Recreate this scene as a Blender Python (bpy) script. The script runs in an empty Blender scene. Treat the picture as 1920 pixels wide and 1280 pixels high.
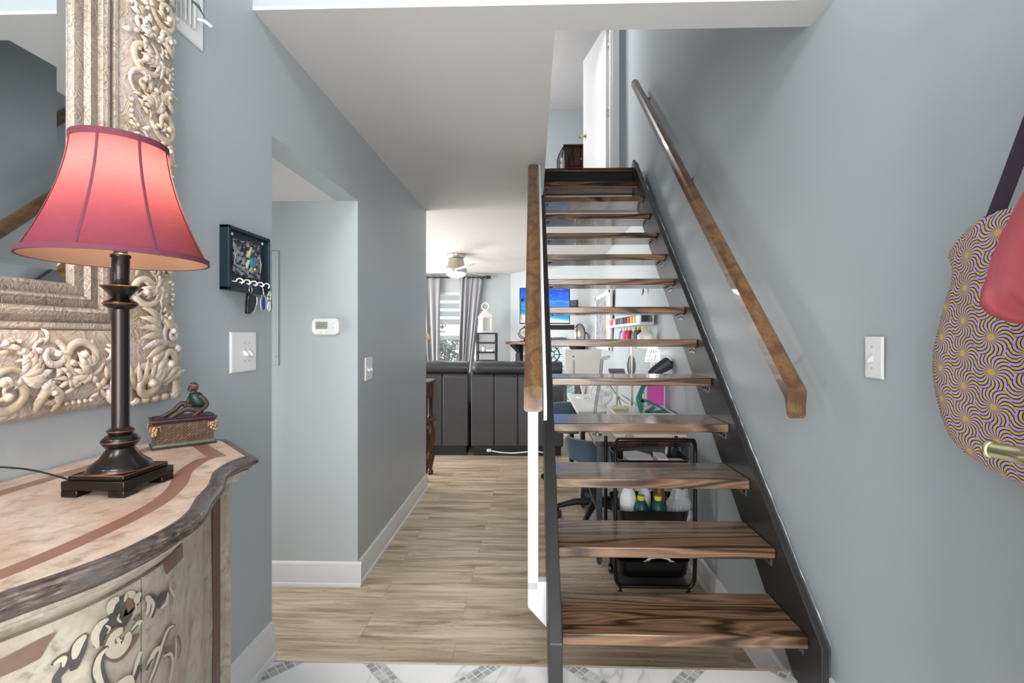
import bpy, bmesh, math, random
from math import sin, cos, pi, atan, atan2, sqrt, radians as R
from mathutils import Vector as V, Matrix as Mx
random.seed(7)
sc = bpy.context.scene
col = sc.collection
# ------------------------------------------------------------ camera, world, exposure, room lights
YAW = atan(.026)
cd = bpy.data.cameras.new('camera'); cam = bpy.data.objects.new('camera', cd); col.objects.link(cam)
cam.location = (0, 0, 1.2); cam.rotation_euler = (R(90), 0, YAW)
cd.sensor_width = 36; cd.lens = 880/1920*36; cd.shift_x = -17/1920; cd.shift_y = -12/1920
cd.clip_start = .02
sc.camera = cam
sc.view_settings.view_transform = 'Standard'
sc.view_settings.look = 'None'; sc.view_settings.gamma = 1
sc.view_settings.use_curve_mapping = False
sc.view_settings.exposure = 0.75
w = bpy.data.worlds.new('world'); sc.world = w; w.use_nodes = True
w.node_tree.nodes['Background'].inputs[0].default_value = (.97, .98, 1, 1)
w.node_tree.nodes['Background'].inputs[1].default_value = 1.25
def area(name, loc, to, sx, sy, power, color=(1, 1, 1)):
    d = bpy.data.lights.new(name, 'AREA'); d.shape = 'RECTANGLE'; d.size = sx; d.size_y = sy
    d.energy = power; d.color = color
    o = bpy.data.objects.new(name, d); col.objects.link(o); o.location = loc
    o.rotation_euler = (V(to)-V(loc)).to_track_quat('-Z', 'Y').to_euler()
    return o
area('foyer_door_daylight', (0, -2.1, 1.25), (0, 2, 1.1), 1.7, 2.2, 72, (1, .99, .97))
area('foyer_high_window_daylight', (0, -2.0, 3.7), (0, 2.0, 1.2), 1.5, .9, 50, (1, .99, .97))
area('living_side_fill', (-4.3, 6.6, 1.2), (0.8, 5.6, .8), 2.6, 1.7, 100, (1, .99, .97))  # added fill light, no window in this wall, brightens the right wall
area('dining_side_fill', (-4.3, 4.9, 1.1), (0.6, 4.2, .6), 1.0, 1.6, 85, (1, .98, .95))  # unseen lamp added to lift the dark area under the stairs
area('living_far_fill', (-2.9, 8.5, 1.1), (-1.2, 4.5, .6), 1.2, 1.8, 45, (1, .99, .97))  # extra unseen area light before the blank far wall, no door there
area('recess_fill', (-2.3, 2.12, .75), (.9, 2.5, -.1), .65, 1.5, 10, (1, .98, .96))  # light added inside the closed recess to brighten stairs and hall floor
area('bedroom_fill', (-1.5, 7.0, 4.2), (.7, 6.4, 3.9), 1.4, 1.2, 42)  # added light for the upstairs bedroom, which has no window
area('landing_fill', (-.4, 4.95, 5.1), (.4, 4.9, 2.8), .4, .4, 16)  # fill added over the landing without a fixture, lifts the door casing

# ------------------------------------------------------------ helpers
CA, SA = cos(YAW), sin(YAW)
def P(px, py, d):            # a point of the photograph's frame at depth d in front of the camera
    u = (px-977)/880*d
    return V((u*CA-d*SA, u*SA+d*CA, 1.2-(py-628)/880*d))
def onX(px, py, X):          # ... where it meets the plane x = X
    t = (px-977)/880
    return P(px, py, X/(t*CA-SA))
def s2l(c):
    return tuple((x/12.92 if x <= .04045 else ((x+.055)/1.055)**2.4) for x in c)
def hexc(h):
    return s2l((int(h[0:2], 16)/255, int(h[2:4], 16)/255, int(h[4:6], 16)/255))+(1,)
ORG = {}
def tag(o, label=None, cat=None, group=None, kind=None):
    if label: o['label'] = label
    if cat: o['category'] = cat
    if group: o['group'] = group
    if kind: o['kind'] = kind
    return o
def thing(name, loc, label, cat, group=None):
    o = bpy.data.objects.new(name, None); col.objects.link(o); o.location = loc
    o.empty_display_size = .05
    ORG[o.name] = V(loc)
    return tag(o, label, cat, group)
class MB:
    def __init__(s): s.v = []; s.f = []; s.m = []
    def add(s, vs, fs, m=0):
        b = len(s.v); s.v += [V(x) for x in vs]
        for f in fs: s.f.append([b+i for i in f]); s.m.append(m)
        return s
    def box(s, c, d, rot=None, m=0):
        c = V(c); h = V(d)/2; vs = []
        for x in (-1, 1):
            for y in (-1, 1):
                for z in (-1, 1):
                    p = V((x*h.x, y*h.y, z*h.z))
                    vs.append(c+(rot @ p if rot else p))
        return s.add(vs, [(0, 1, 3, 2), (4, 6, 7, 5), (0, 4, 5, 1), (2, 3, 7, 6), (0, 2, 6, 4), (1, 5, 7, 3)], m)
    def b2(s, a, b, m=0):
        a, b = V(a), V(b)
        return s.box((a+b)/2, [abs(x) for x in (b-a)], None, m)
    def loft(s, rings, caps=True, closed=True, m=0, loop=False):
        n = len(rings[0]); vs = [p for r in rings for p in r]; fs = []
        K = len(rings)
        for k in range(K if loop else K-1):
            k2 = (k+1) % K
            for i in range(n if closed else n-1):
                j = (i+1) % n
                fs.append((k*n+i, k*n+j, k2*n+j, k2*n+i))
        if caps:
            fs.append(tuple(range(n))[::-1]); fs.append(tuple((K-1)*n+i for i in range(n)))
        return s.add(vs, fs, m)
    def extr(s, poly, off, m=0):
        off = V(off); return s.loft([[V(p) for p in poly], [V(p)+off for p in poly]], m=m)
    def lathe(s, prof, c=(0, 0, 0), n=24, rot=None, m=0, caps=True):
        c = V(c); rings = []
        for r, z in prof:
            ring = []
            for i in range(n):
                a = 2*pi*i/n; p = V((r*cos(a), r*sin(a), z))
                ring.append(c+(rot @ p if rot else p))
            rings.append(ring)
        return s.loft(rings, caps=caps, m=m)
    def tube(s, pts, r, n=8, m=0, flat=1., up=None, caps=True, loop=False):
        pts = [V(p) for p in pts]; K = len(pts); rings = []
        prev = None
        for k in range(K):
            a = pts[(k-1) % K] if (loop or k > 0) else pts[k]
            b = pts[(k+1) % K] if (loop or k < K-1) else pts[k]
            t = (b-a); t = t.normalized() if t.length > 1e-9 else V((0, 0, 1))
            if up is not None: u = V(up)
            elif prev is not None: u = prev
            else: u = V((0, 0, 1)) if abs(t.z) < .9 else V((1, 0, 0))
            n1 = t.cross(u)
            if n1.length < 1e-6: n1 = t.cross(V((1, .3, .2)))
            n1.normalize(); n2 = n1.cross(t).normalized(); prev = n2
            rr = r[k] if isinstance(r, (list, tuple)) else r
            rings.append([pts[k]+n1*(rr*cos(2*pi*i/n))+n2*(rr*flat*sin(2*pi*i/n)) for i in range(n)])
        return s.loft(rings, caps=caps and not loop, m=m, loop=loop)
    def ell(s, c, r, rot=None, nu=16, nv=10, m=0):
        prof = []; c = V(c); r = V(r) if not isinstance(r, (int, float)) else V((r, r, r))
        rings = []
        for k in range(nv+1):
            ph = -pi/2+pi*k/nv; cr = max(cos(ph), .02)
            ring = []
            for i in range(nu):
                a = 2*pi*i/nu; p = V((r.x*cr*cos(a), r.y*cr*sin(a), r.z*sin(ph)))
                ring.append(c+(rot @ p if rot else p))
            rings.append(ring)
        return s.loft(rings, m=m)
    def build(s, name, mats, parent=None, smooth=40, bevel=0, segs=2, remesh=0, sub=0, org=None, kind=None):
        if not isinstance(mats, (list, tuple)): mats = [mats]
        o0 = ORG[parent.name] if parent else (V(org) if org is not None else V((0, 0, 0)))
        me = bpy.data.meshes.new(name)
        me.from_pydata([tuple(p-o0) for p in s.v], [], s.f)
        for m in mats: me.materials.append(m)
        me.polygons.foreach_set('material_index', s.m)
        bm = bmesh.new(); bm.from_mesh(me); bmesh.ops.recalc_face_normals(bm, faces=bm.faces); bm.to_mesh(me); bm.free()
        if smooth:
            me.polygons.foreach_set('use_smooth', [True]*len(me.polygons))
            if smooth < 180: me.set_sharp_from_angle(angle=R(smooth))
        o = bpy.data.objects.new(name, me); col.objects.link(o)
        if parent: o.parent = parent
        elif org is not None: o.location = o0
        ORG[o.name] = o0
        if bevel:
            b = o.modifiers.new('bevel', 'BEVEL'); b.width = bevel; b.segments = segs; b.limit_method = 'ANGLE'; b.angle_limit = R(35)
        if remesh:
            b = o.modifiers.new('remesh', 'REMESH'); b.mode = 'VOXEL'; b.voxel_size = remesh; b.use_smooth_shade = True
        if sub:
            b = o.modifiers.new('sub', 'SUBSURF'); b.levels = sub; b.render_levels = sub
        if kind: o['kind'] = kind
        return o
def rotz(a): return Mx.Rotation(a, 3, 'Z')
def rotm(ax, a): return Mx.Rotation(a, 3, ax)
def frame_to(d, up=(0, 0, 1)):   # rotation whose z axis is d
    return V(d).to_track_quat('Z', 'Y').to_matrix()
def spline(keys, x):             # catmull-rom through (x, y) keys
    n = len(keys)
    for i in range(n-1):
        if x <= keys[i+1][0] or i == n-2:
            x0, y0 = keys[i]; x1, y1 = keys[i+1]
            ym = keys[i-1] if i > 0 else (2*x0-x1, y0); yp = keys[i+2] if i+2 < n else (2*x1-x0, 2*y1-y0)
            t = min(max((x-x0)/(x1-x0), 0), 1); h = x1-x0
            m0 = (y1-ym[1])/(x1-ym[0])*h; m1 = (yp[1]-y0)/(yp[0]-x0)*h
            return (2*t**3-3*t*t+1)*y0+(t**3-2*t*t+t)*m0+(-2*t**3+3*t*t)*y1+(t**3-t*t)*m1
def curve3(pts, k=6, loop=False):
    pts = [V(p) for p in pts]; n = len(pts); out = []
    for i in range(n if loop else n-1):
        p0 = pts[(i-1) % n] if (loop or i > 0) else pts[i]; p1 = pts[i]; p2 = pts[(i+1) % n]
        p3 = pts[(i+2) % n] if (loop or i+2 < n) else p2
        for j in range(k):
            t = j/k
            out.append(.5*((2*p1)+(p2-p0)*t+(2*p0-5*p1+4*p2-p3)*t*t+(3*p1-p0-3*p2+p3)*t**3))
    if not loop: out.append(pts[-1])
    return out
def copy_tree(o, loc, rz=None, label=None):
    c = o.copy(); col.objects.link(c); c.location = loc
    if rz is not None: c.rotation_euler = (0, 0, rz)
    if label: c['label'] = label
    for ch in list(o.children):
        d = ch.copy(); col.objects.link(d); d.parent = c
        for g in list(ch.children):
            e = g.copy(); col.objects.link(e); e.parent = d
    return c

# ------------------------------------------------------------ materials
class NT:
    def __init__(s, name):
        s.m = bpy.data.materials.new(name); s.m.use_nodes = True; s.t = s.m.node_tree
        s.b = s.t.nodes['Principled BSDF']; s.tc = None
    def n(s, k): return s.t.nodes.new(k)
    def l(s, a, b): s.t.links.new(a, b)
    def put(s, sock, v):
        if hasattr(v, 'is_output'): s.l(v, sock)
        else: sock.default_value = v
    def co(s, kind='Object'):
        if not s.tc: s.tc = s.n('ShaderNodeTexCoord')
        return s.tc.outputs[kind]
    def map(s, scale=(1, 1, 1), rot=(0, 0, 0), loc=(0, 0, 0), src=None):
        m = s.n('ShaderNodeMapping'); m.inputs['Scale'].default_value = scale
        m.inputs['Rotation'].default_value = rot; m.inputs['Location'].default_value = loc
        s.l(src or s.co(), m.inputs[0]); return m.outputs[0]
    def noise(s, vec, scale=5, detail=4, rough=.5, dist=0):
        n = s.n('ShaderNodeTexNoise'); s.l(vec, n.inputs['Vector']); n.inputs['Scale'].default_value = scale
        n.inputs['Detail'].default_value = detail; n.inputs['Roughness'].default_value = rough
        n.inputs['Distortion'].default_value = dist; return n.outputs['Fac']
    def voro(s, vec, scale=5, feature='F1', out='Distance'):
        n = s.n('ShaderNodeTexVoronoi'); n.feature = feature; s.l(vec, n.inputs['Vector']); n.inputs['Scale'].default_value = scale
        return n.outputs[out]
    def ramp(s, fac, stops, interp='LINEAR'):
        n = s.n('ShaderNodeValToRGB'); e = n.color_ramp.elements; n.color_ramp.interpolation = interp
        while len(e) > 1: e.remove(e[-1])
        e[0].position = stops[0][0]; e[0].color = stops[0][1]
        for p, c in stops[1:]:
            k = e.new(p); k.color = c
        s.put(n.inputs[0], fac); return n.outputs[0]
    def mix(s, fac, a, b, mode='MIX'):
        n = s.n('ShaderNodeMix'); n.data_type = 'RGBA'; n.blend_type = mode
        s.put(n.inputs[0], fac); s.put(n.inputs[6], a); s.put(n.inputs[7], b); return n.outputs[2]
    def math(s, op, a, b=0, c=None):
        n = s.n('ShaderNodeMath'); n.operation = op; s.put(n.inputs[0], a); s.put(n.inputs[1], b)
        if c is not None: s.put(n.inputs[2], c)
        return n.outputs[0]
    def sep(s, vec):
        n = s.n('ShaderNodeSeparateXYZ'); s.l(vec, n.inputs[0]); return n.outputs
    def comb(s, x, y, z=0.):
        n = s.n('ShaderNodeCombineXYZ'); s.put(n.inputs[0], x); s.put(n.inputs[1], y); s.put(n.inputs[2], z); return n.outputs[0]
    def bump(s, h, strength=.3, dist=.002):
        n = s.n('ShaderNodeBump'); s.put(n.inputs['Height'], h); n.inputs['Strength'].default_value = strength
        n.inputs['Distance'].default_value = dist; s.l(n.outputs[0], s.b.inputs['Normal'])
    def col(s, c): s.put(s.b.inputs['Base Color'], c)
    def set(s, **k):
        for a, v in k.items(): s.put(s.b.inputs[a.replace('_', ' ')], v)
        return s
W4 = lambda g: (g, g, g, 1)
def simple(name, hx, rough=.5, metal=0., var=.08, vs=8, bump=0, bs=60, bd=.001, coat=0, spec=.5, emit=None, es=0, sheen=0):
    t = NT(name); c = hexc(hx)
    if var:
        t.col(t.mix(t.noise(t.co(), vs, 5), tuple(x*(1-var) for x in c[:3])+(1,), tuple(min(1, x*(1+var)) for x in c[:3])+(1,)))
    else: t.col(c)
    t.set(Roughness=rough, Metallic=metal); t.b.inputs['Coat Weight'].default_value = coat
    t.b.inputs['Specular IOR Level'].default_value = spec
    if sheen: t.b.inputs['Sheen Weight'].default_value = sheen
    if bump: t.bump(t.noise(t.co(), bs, 4), bump, bd)
    if emit:
        t.b.inputs['Emission Color'].default_value = hexc(emit); t.b.inputs['Emission Strength'].default_value = es
    return t.m
def oak(name, axis, dark, mid, light, rough=.3, k=1., lines=46, coat=.0):
    t = NT(name); sc_ = [9*k, 9*k, 9*k]; sc_[axis] = .9*k
    v = t.map(tuple(sc_)); fib = [70*k, 70*k, 70*k]; fib[axis] = 1.6*k
    n = t.noise(v, 1.0, 2.5, .45, .3)
    ring = t.math('SINE', t.math('MULTIPLY', n, lines))
    r2 = t.math('MULTIPLY_ADD', ring, .5, .5)
    f = t.noise(t.map(tuple(fib)), 2.0, 5, .6)
    c1 = t.ramp(r2, [(0, hexc(dark)), (.28, hexc(mid)), (.8, hexc(light)), (1, hexc(mid))])
    c2 = t.ramp(f, [(.3, W4(.55)), (.55, W4(1.0)), (.8, W4(1.15))])
    t.col(t.mix(.75, c1, c2, 'MULTIPLY')); t.set(Roughness=rough)
    t.b.inputs['Coat Weight'].default_value = coat
    t.bump(f, .12, .0006)
    return t.m
def m_wall(name, hx):
    t = NT(name); c = hexc(hx)
    t.col(t.mix(t.noise(t.co(), 1.3, 3), tuple(x*.97 for x in c[:3])+(1,), tuple(x*1.02 for x in c[:3])+(1,)))
    t.set(Roughness=.42); t.b.inputs['Specular IOR Level'].default_value = .35
    t.bump(t.noise(t.co(), 240, 3), .12, .0008); return t.m
M = {}
M['wall'] = m_wall('blue_grey_wall_paint', 'b1b8bc')
M['wall_light'] = m_wall('pale_upper_wall_paint', 'b7bdc0')
M['ceiling'] = simple('white_ceiling_paint', 'd0cfce', .85, var=.015, vs=2, bump=.08, bs=200, spec=.2)
M['trim'] = simple('white_trim_paint', 'dfdfe0', .35, var=.01)
M['white'] = simple('white_plastic', 'ececec', .35, var=.01)
def m_floor():
    t = NT('pale_oak_plank_floor'); b = t.n('ShaderNodeTexBrick')
    t.l(t.map(loc=(.35, .02, 0)), b.inputs['Vector'])
    b.offset = .37; b.inputs['Scale'].default_value = 1; b.inputs['Brick Width'].default_value = 1.22; b.inputs['Row Height'].default_value = .178
    b.inputs['Mortar Size'].default_value = .0012; b.inputs['Mortar Smooth'].default_value = .3
    b.inputs['Color1'].default_value = W4(0); b.inputs['Color2'].default_value = W4(1); b.inputs['Mortar'].default_value = W4(.5)
    s = t.sep(t.co()); rnd = b.outputs['Color']
    rv = t.n('ShaderNodeRGBToBW'); t.l(rnd, rv.inputs[0]); rv = rv.outputs[0]
    off = t.math('MULTIPLY', rv, 7.3)
    v = t.comb(t.math('ADD', t.math('MULTIPLY', s[0], 1.1), off), t.math('MULTIPLY', s[1], 13), off)
    n1 = t.noise(v, 1.6, 7, .62, .6)
    v2 = t.comb(t.math('MULTIPLY', s[0], 2.5), t.math('MULTIPLY', s[1], 90), off)
    n2 = t.noise(v2, 1.5, 4, .6)
    n3 = t.noise(t.comb(t.math('ADD', t.math('MULTIPLY', s[0], 5), off), t.math('MULTIPLY', s[1], 26), off), 1.4, 5, .7, 1.2)
    c = t.ramp(n1, [(.34, hexc('98816a')), (.47, hexc('c6b096')), (.58, hexc('dfccb2')), (.75, hexc('e8dac4'))])
    c = t.mix(.55, c, t.ramp(n2, [(.32, W4(.70)), (.52, W4(1)), (.75, W4(1.06))]), 'MULTIPLY')
    c = t.mix(.8, c, t.ramp(n3, [(.30, W4(.35)), (.37, W4(.80)), (.43, W4(1))]), 'MULTIPLY')
    c = t.mix(t.math('MULTIPLY', rv, .22), c, hexc('9a8b78'))
    c = t.mix(t.math('MULTIPLY', b.outputs['Fac'], .6), c, hexc('6a5c4c'))
    t.col(c); t.set(Roughness=.42); t.bump(n2, .08, .001); return t.m
M['floor'] = m_floor()
def m_tile():
    t = NT('white_marble_with_mosaic_strips'); s = t.sep(t.co())
    u = t.math('ADD', s[0], s[1]); v = t.math('SUBTRACT', s[0], s[1])
    def strip(a, b, o):
        f = t.math('FLOORED_MODULO', t.math('SUBTRACT', a, o), .73)       # 0.. .73
        ins = t.math('LESS_THAN', f, .078)
        g = .039
        f1 = t.math('FLOORED_MODULO', f, g); f2 = t.math('FLOORED_MODULO', b, g)
        e = t.math('MINIMUM', t.math('MINIMUM', f1, t.math('SUBTRACT', g, f1)), t.math('MINIMUM', f2, t.math('SUBTRACT', g, f2)))
        grout = t.math('LESS_THAN', e, .0028)
        idv = t.comb(t.math('FLOOR', t.math('DIVIDE', a, g)), t.math('FLOOR', t.math('DIVIDE', b, g)))
        w_ = t.n('ShaderNodeTexWhiteNoise'); w_.noise_dimensions = '2D'; t.l(idv, w_.inputs['Vector'])
        edge = t.math('MINIMUM', t.math('ABSOLUTE', t.math('SUBTRACT', f, .078)), t.math('MINIMUM', f, t.math('SUBTRACT', .73, f)))
        return ins, grout, w_.outputs['Value'], t.math('LESS_THAN', edge, .003)
    a1, g1, r1, e1 = strip(u, v, .35); a2, g2, r2, e2 = strip(v, u, .30)
    ins = t.math('MAXIMUM', a1, a2)
    rn = t.mix(a1, r2, r1); gr = t.mix(a1, g2, g1)
    vein = t.noise(t.co(), 1.1, 5, .55, 1.2)
    vv = t.math('ABSOLUTE', t.math('SUBTRACT', vein, .5))
    marble = t.ramp(vv, [(0, hexc('c8c6c4')), (.006, hexc('e2e0df')), (.03, hexc('ebe9e8')), (1, hexc('eeeceb'))])
    mos = t.ramp(rn, [(0, hexc('8f9394')), (.5, hexc('a9acac')), (1, hexc('cfd0d0'))])
    mos = t.mix(gr, mos, hexc('d9d8d6'))
    c = t.mix(ins, marble, mos)
    c = t.mix(t.math('MULTIPLY', t.math('MAXIMUM', e1, e2), .5), c, hexc('b9b8b6'))
    t.col(c); t.set(Roughness=.16); return t.m
M['tile'] = m_tile()
M['tread'] = oak('dark_stained_oak_tread', 0, '39291d', '6c5340', '8a6c54', .2, .62, 84, .15)
M['rail'] = oak('brown_oak_handrail', 1, '614630', '755638', '80613f', .3, .8, 22, .15)
M['black'] = simple('black_painted_wood', '2b2a2b', .38, var=.2, vs=14, bump=.15, bs=30)
M['black_edge'] = simple('charcoal_painted_edge', '4d4c4c', .5, var=.2, vs=20, bump=.3, bs=40)
M['steel_grey'] = simple('grey_bracket_steel', '77767a', .35, .6, .1)
M['black_p'] = simple('black_gloss_metal', '0d0e10', .22, var=0)
M['black_m'] = simple('matte_black', '17171a', .55, var=.05)
M['steel'] = simple('brushed_nickel', 'b9b3aa', .28, 1., .05)
M['chrome'] = simple('chrome', 'd8d8d8', .12, 1., 0)
M['screw'] = simple('dark_screw', '202022', .5, .5, 0)
M['brass'] = simple('pale_brass', 'c9c09a', .15, 1., .05)
M['bronze'] = simple('rubbed_dark_bronze', '1d1512', .3, .55, .3, 20, coat=.3)
M['copper_edge'] = simple('copper_worn_edge', 'a8704e', .35, .8, .15)
M['leather'] = simple('charcoal_leather', '3e3d40', .42, var=.08, vs=5, bump=.35, bs=90, bd=.001)
M['stitch'] = simple('dark_seam', '242426', .6, var=0)
M['walnut'] = oak('reddish_dark_wood', 2, '2a1712', '4a281f', '5d3429', .35, 1.2, 20)
M['mantel'] = oak('warm_mantel_wood', 0, '4a2a1a', '6f4128', '8a5434', .4, 1., 20)
M['navy'] = simple('blue_upholstery', '53687c', .8, var=.1, bump=.2, bs=150, sheen=.3)

# ------------------------------------------------------------ the setting
XL = -.98
ZW, ZC, ZU = -.196, 2.335, 2.74       # wood floor, hall ceiling, upper floor
def struct(name, mb, m, **k):
    o = mb.build(name, m, **k); o['kind'] = 'structure'; return o
def xr(z):                             # the right wall leans out a little above eye height
    return .958 if z <= 1.0 else .958+.058*min((z-1.0)/1.33, 1.4)
mb = MB(); mb.b2((-4.5, 1.70, ZW-.1), (2.2, 9.2, ZW)); struct('floor', mb, M['floor'], smooth=0)
mb = MB(); mb.b2((-1.2, -2.4, -.12), (1.3, 1.70, 0)); struct('floor', mb, M['tile'], smooth=0)
mb = MB(); mb.b2((-1.0, 1.70, ZW), (1.0, 1.712, -.001)); struct('trim_1', mb, M['floor'], smooth=0)
# left wall: full height foyer part, over-door part, hall part
mb = MB()
y0, y1, y2, zt = 1.735, 2.60, 4.27, 1.95
mb.b2((XL-.12, -2.4, -.2), (XL, y0, 5.3))
mb.b2((XL-.12, y0, zt), (XL, y1, 5.3))
mb.b2((XL-.12, y1, ZW), (XL, y2, 5.3))
struct('wall_left', mb, M['wall'], smooth=0)
mb = MB()
zs = [ZW-.05, 1.0]+[1.0+1.33*i/6 for i in range(1, 7)]+[2.9, 5.3]
mb.loft([[V((xr(z), -2.4, z)), V((xr(z), 9.2, z)), V((xr(z)+.3, 9.2, z)), V((xr(z)+.3, -2.4, z))] for z in zs])
struct('wall_right', mb, M['wall'], smooth=20)
# recess beside the hall
mb = MB(); mb.b2((-2.4, y1-.003, ZW), (XL-.0005, y1+.12, zt+.15)); struct('wall_recess', mb, M['wall_light'], smooth=0)
mb = MB(); mb.b2((-2.4, y0-.12, ZW), (XL-.121, y0, zt+.15)); mb.b2((-2.5, y0-.12, ZW), (-2.4, y1+.12, zt+.15))
struct('wall_recess_side', mb, M['wall_light'], smooth=0)
mb = MB(); mb.b2((-2.4, y0, zt), (XL-.121, y1, zt+.12)); struct('ceiling', mb, M['ceiling'], smooth=0)
# living room shell
mb = MB(); mb.b2((-4.5, y2-.12, ZW), (XL-.121, y2, ZC)); struct('wall_dining', mb, M['wall'], smooth=0)
mb = MB(); mb.b2((-4.62, y2-.12, ZW), (-4.5, 9.2, ZC)); struct('wall_living_side', mb, M['wall'], smooth=0)
FY = 8.67
wx0, wx1, wz0, wz1 = -1.98, -.98, .42, 2.0
mb = MB()
mb.b2((-4.5, FY, ZW), (wx0, FY+.15, ZC)); mb.b2((wx1, FY, ZW), (-.40, FY+.15, ZC))
mb.b2((wx0, FY, ZW), (wx1, FY+.15, wz0)); mb.b2((wx0, FY, wz1), (wx1, FY+.15, ZC))
struct('wall_far', mb, M['wall'], smooth=0)
d0, d1 = V((-.42, FY, 0)), V((1.02, 7.17, 0)); dd = (d1-d0).normalized(); dn = V((-dd.y, dd.x, 0))
if dn.y > 0: dn = -dn                  # faces the room
mb = MB(); mb.extr([d0+V((0, 0, ZW)), d1+V((0, 0, ZW)), d1-dn*.1+V((0, 0, ZW)), d0-dn*.1+V((0, 0, ZW))], (0, 0, ZC-ZW))
struct('wall_fireplace', mb, M['wall'], smooth=0)
# ceiling slab with the stairwell opening, the header beam and the wall above it
hy0, hy1, ox, oy = 1.615, 1.755, .08, 4.385
mb = MB()
mb.b2((-4.5, y2, ZC), (XL-.12, 9.2, ZU-.02)); mb.b2((XL-.0, hy1, ZC), (ox, 9.2, ZU-.02)); mb.b2((XL-.12, y2, ZC), (XL, 9.2, ZU-.02))
mb.b2((ox, oy, ZC), (1.3, 9.2, ZU-.02))
struct('ceiling', mb, M['ceiling'], smooth=0)
mb = MB(); mb.b2((XL, hy0, ZC), (1.05, hy1, ZC+.012), m=0); struct('ceiling', mb, M['ceiling'], smooth=0)
mb = MB(); mb.b2((XL, hy0, ZC+.012), (1.3, hy1, 5.3)); struct('wall_header', mb, M['wall'], smooth=0)
mb = MB(); mb.b2((ox-.1, hy1, ZU-.02), (ox, 4.3, 5.3)); struct('wall_stairwell', mb, M['wall'], smooth=0)
mb = MB(); mb.b2((-1.2, -2.5, 5.2), (1.4, hy1, 5.3)); struct('ceiling', mb, M['ceiling'], smooth=0)
# upper floor, landing and bedroom
mb = MB(); mb.b2((-2.6, 4.4605, ZU-.02), (1.3, 9.2, ZU)); struct('floor', mb, M['mantel'], smooth=0)
uc = 5.18
mb = MB(); mb.b2((-2.6, hy1, uc), (1.4, 9.2, uc+.1)); struct('ceiling', mb, M['ceiling'], smooth=0)
mb = MB(); mb.b2((-2.6, 8.30, ZU), (1.3, 8.4, uc)); struct('wall_bedroom', mb, M['wall_light'], smooth=0)
mb = MB(); mb.b2((-2.7, 4.2, ZU), (-2.6, 8.4, uc)); struct('wall_bedroom_side', mb, M['wall_light'], smooth=0)
DY = 5.30; dx0, dx1, dzt = .125, .885, ZU+2.03
mb = MB(); mb.b2((-2.6, DY, ZU), (dx0, DY+.1, uc)); mb.b2((dx0, DY, dzt), (dx1, DY+.1, uc)); mb.b2((dx1, DY, ZU), (1.3, DY+.1, uc))
struct('wall_landing', mb, M['wall'], smooth=0)
mb = MB(); mb.b2((-1.2, -2.5, 2.5), (1.3, -2.4, 3.1)); mb.b2((-1.2, -2.5, 4.2), (1.3, -2.4, 5.3)); mb.b2((-1.2, -2.5, 0), (-.9, -2.4, 5.3)); mb.b2((.9, -2.5, 0), (1.3, -2.4, 5.3))
struct('wall_front', mb, M['wall'], smooth=0)
# baseboards with a stepped profile
def baseboard(name, a, b, n, zb, h=.132):
    a, b, n = V(a), V(b), V(n).normalized()
    prof = [(0, 0), (.024, 0), (.024, .006), (.021, .014), (.014, .018), (.014, h-.035), (.011, h-.024), (.011, h-.012), (.006, h-.004), (0, h)]
    mb = MB(); mb.loft([[q+n*x+V((0, 0, zb+z)) for x, z in prof] for q in (a, b)])
    struct(name, mb, M['trim'], smooth=25)
baseboard('baseboard_left', (XL, -2.3, 0), (XL, y0-.004, 0), (1, 0, 0), 0)
baseboard('baseboard_hall', (XL, y1-.0035, 0), (XL, y2, 0), (1, 0, 0), ZW)
baseboard('baseboard_recess', (-2.4, y1, 0), (XL+.0238, y1-.003, 0), (0, -1, 0), ZW)
baseboard('baseboard_right', (.958, 1.712, 0), (.958, 7.15, 0), (-1, 0, 0), ZW)
baseboard('baseboard_right', (.958, -2.3, 0), (.958, 1.70, 0), (-1, 0, 0), 0, .10)
baseboard('baseboard_far', (-4.5, FY, 0), (-.45, FY, 0), (0, -1, 0), ZW)
# landing door: casing, jamb, open leaf
mb = MB()
mb.b2((dx1, DY-.02, ZU), (dx1+.078, DY, dzt+.08)); mb.b2((dx0-.06, DY-.02, ZU), (dx0, DY, dzt+.08)); mb.b2((dx0-.06, DY-.02, dzt), (dx1+.078, DY, dzt+.08))
mb.b2((dx1-.02, DY, ZU), (dx1, DY+.1, dzt)); mb.b2((dx0, DY, ZU), (dx0+.01, DY+.1, dzt)); mb.b2((dx0, DY, dzt-.02), (dx1, DY+.1, dzt))
struct('trim_2', mb, M['trim'], bevel=.003)
hx = V((dx1-.022, DY+.10, ZU+.01)); far = P(1104.5, 300, 5.98); far = V((far.x, far.y, ZU+.01))
dv = (far-hx); dv = dv.normalized()*.74; nrm = V((-dv.y, dv.x, 0)).normalized()*.035
mb = MB(); mb.extr([hx, hx+dv, hx+dv+nrm, hx+nrm], (0, 0, 2.0))
d2 = struct('door_2', mb, M['trim'], bevel=.002)
kb = hx+dv*.93+V((0, 0, 1.0)); n_ = nrm.normalized()
mb = MB()
for sgn in (1, -1):
    mb.lathe([(.028, 0), (.028, .006), (.01, .012), (.01, .035), (.025, .045), (.028, .06), (.018, .07)], kb+(nrm if sgn > 0 else V((0, 0, 0))), 14, frame_to(n_*sgn))
mb.build('door_knob', M['brass'], d2)
for hz in (.25, 1.0, 1.78):
    mb = MB(); mb.box(hx+V((-.004, -.012, hz)), (.014, .03, .09)); mb.build('hinge', M['brass'], d2, bevel=.002)
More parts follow.
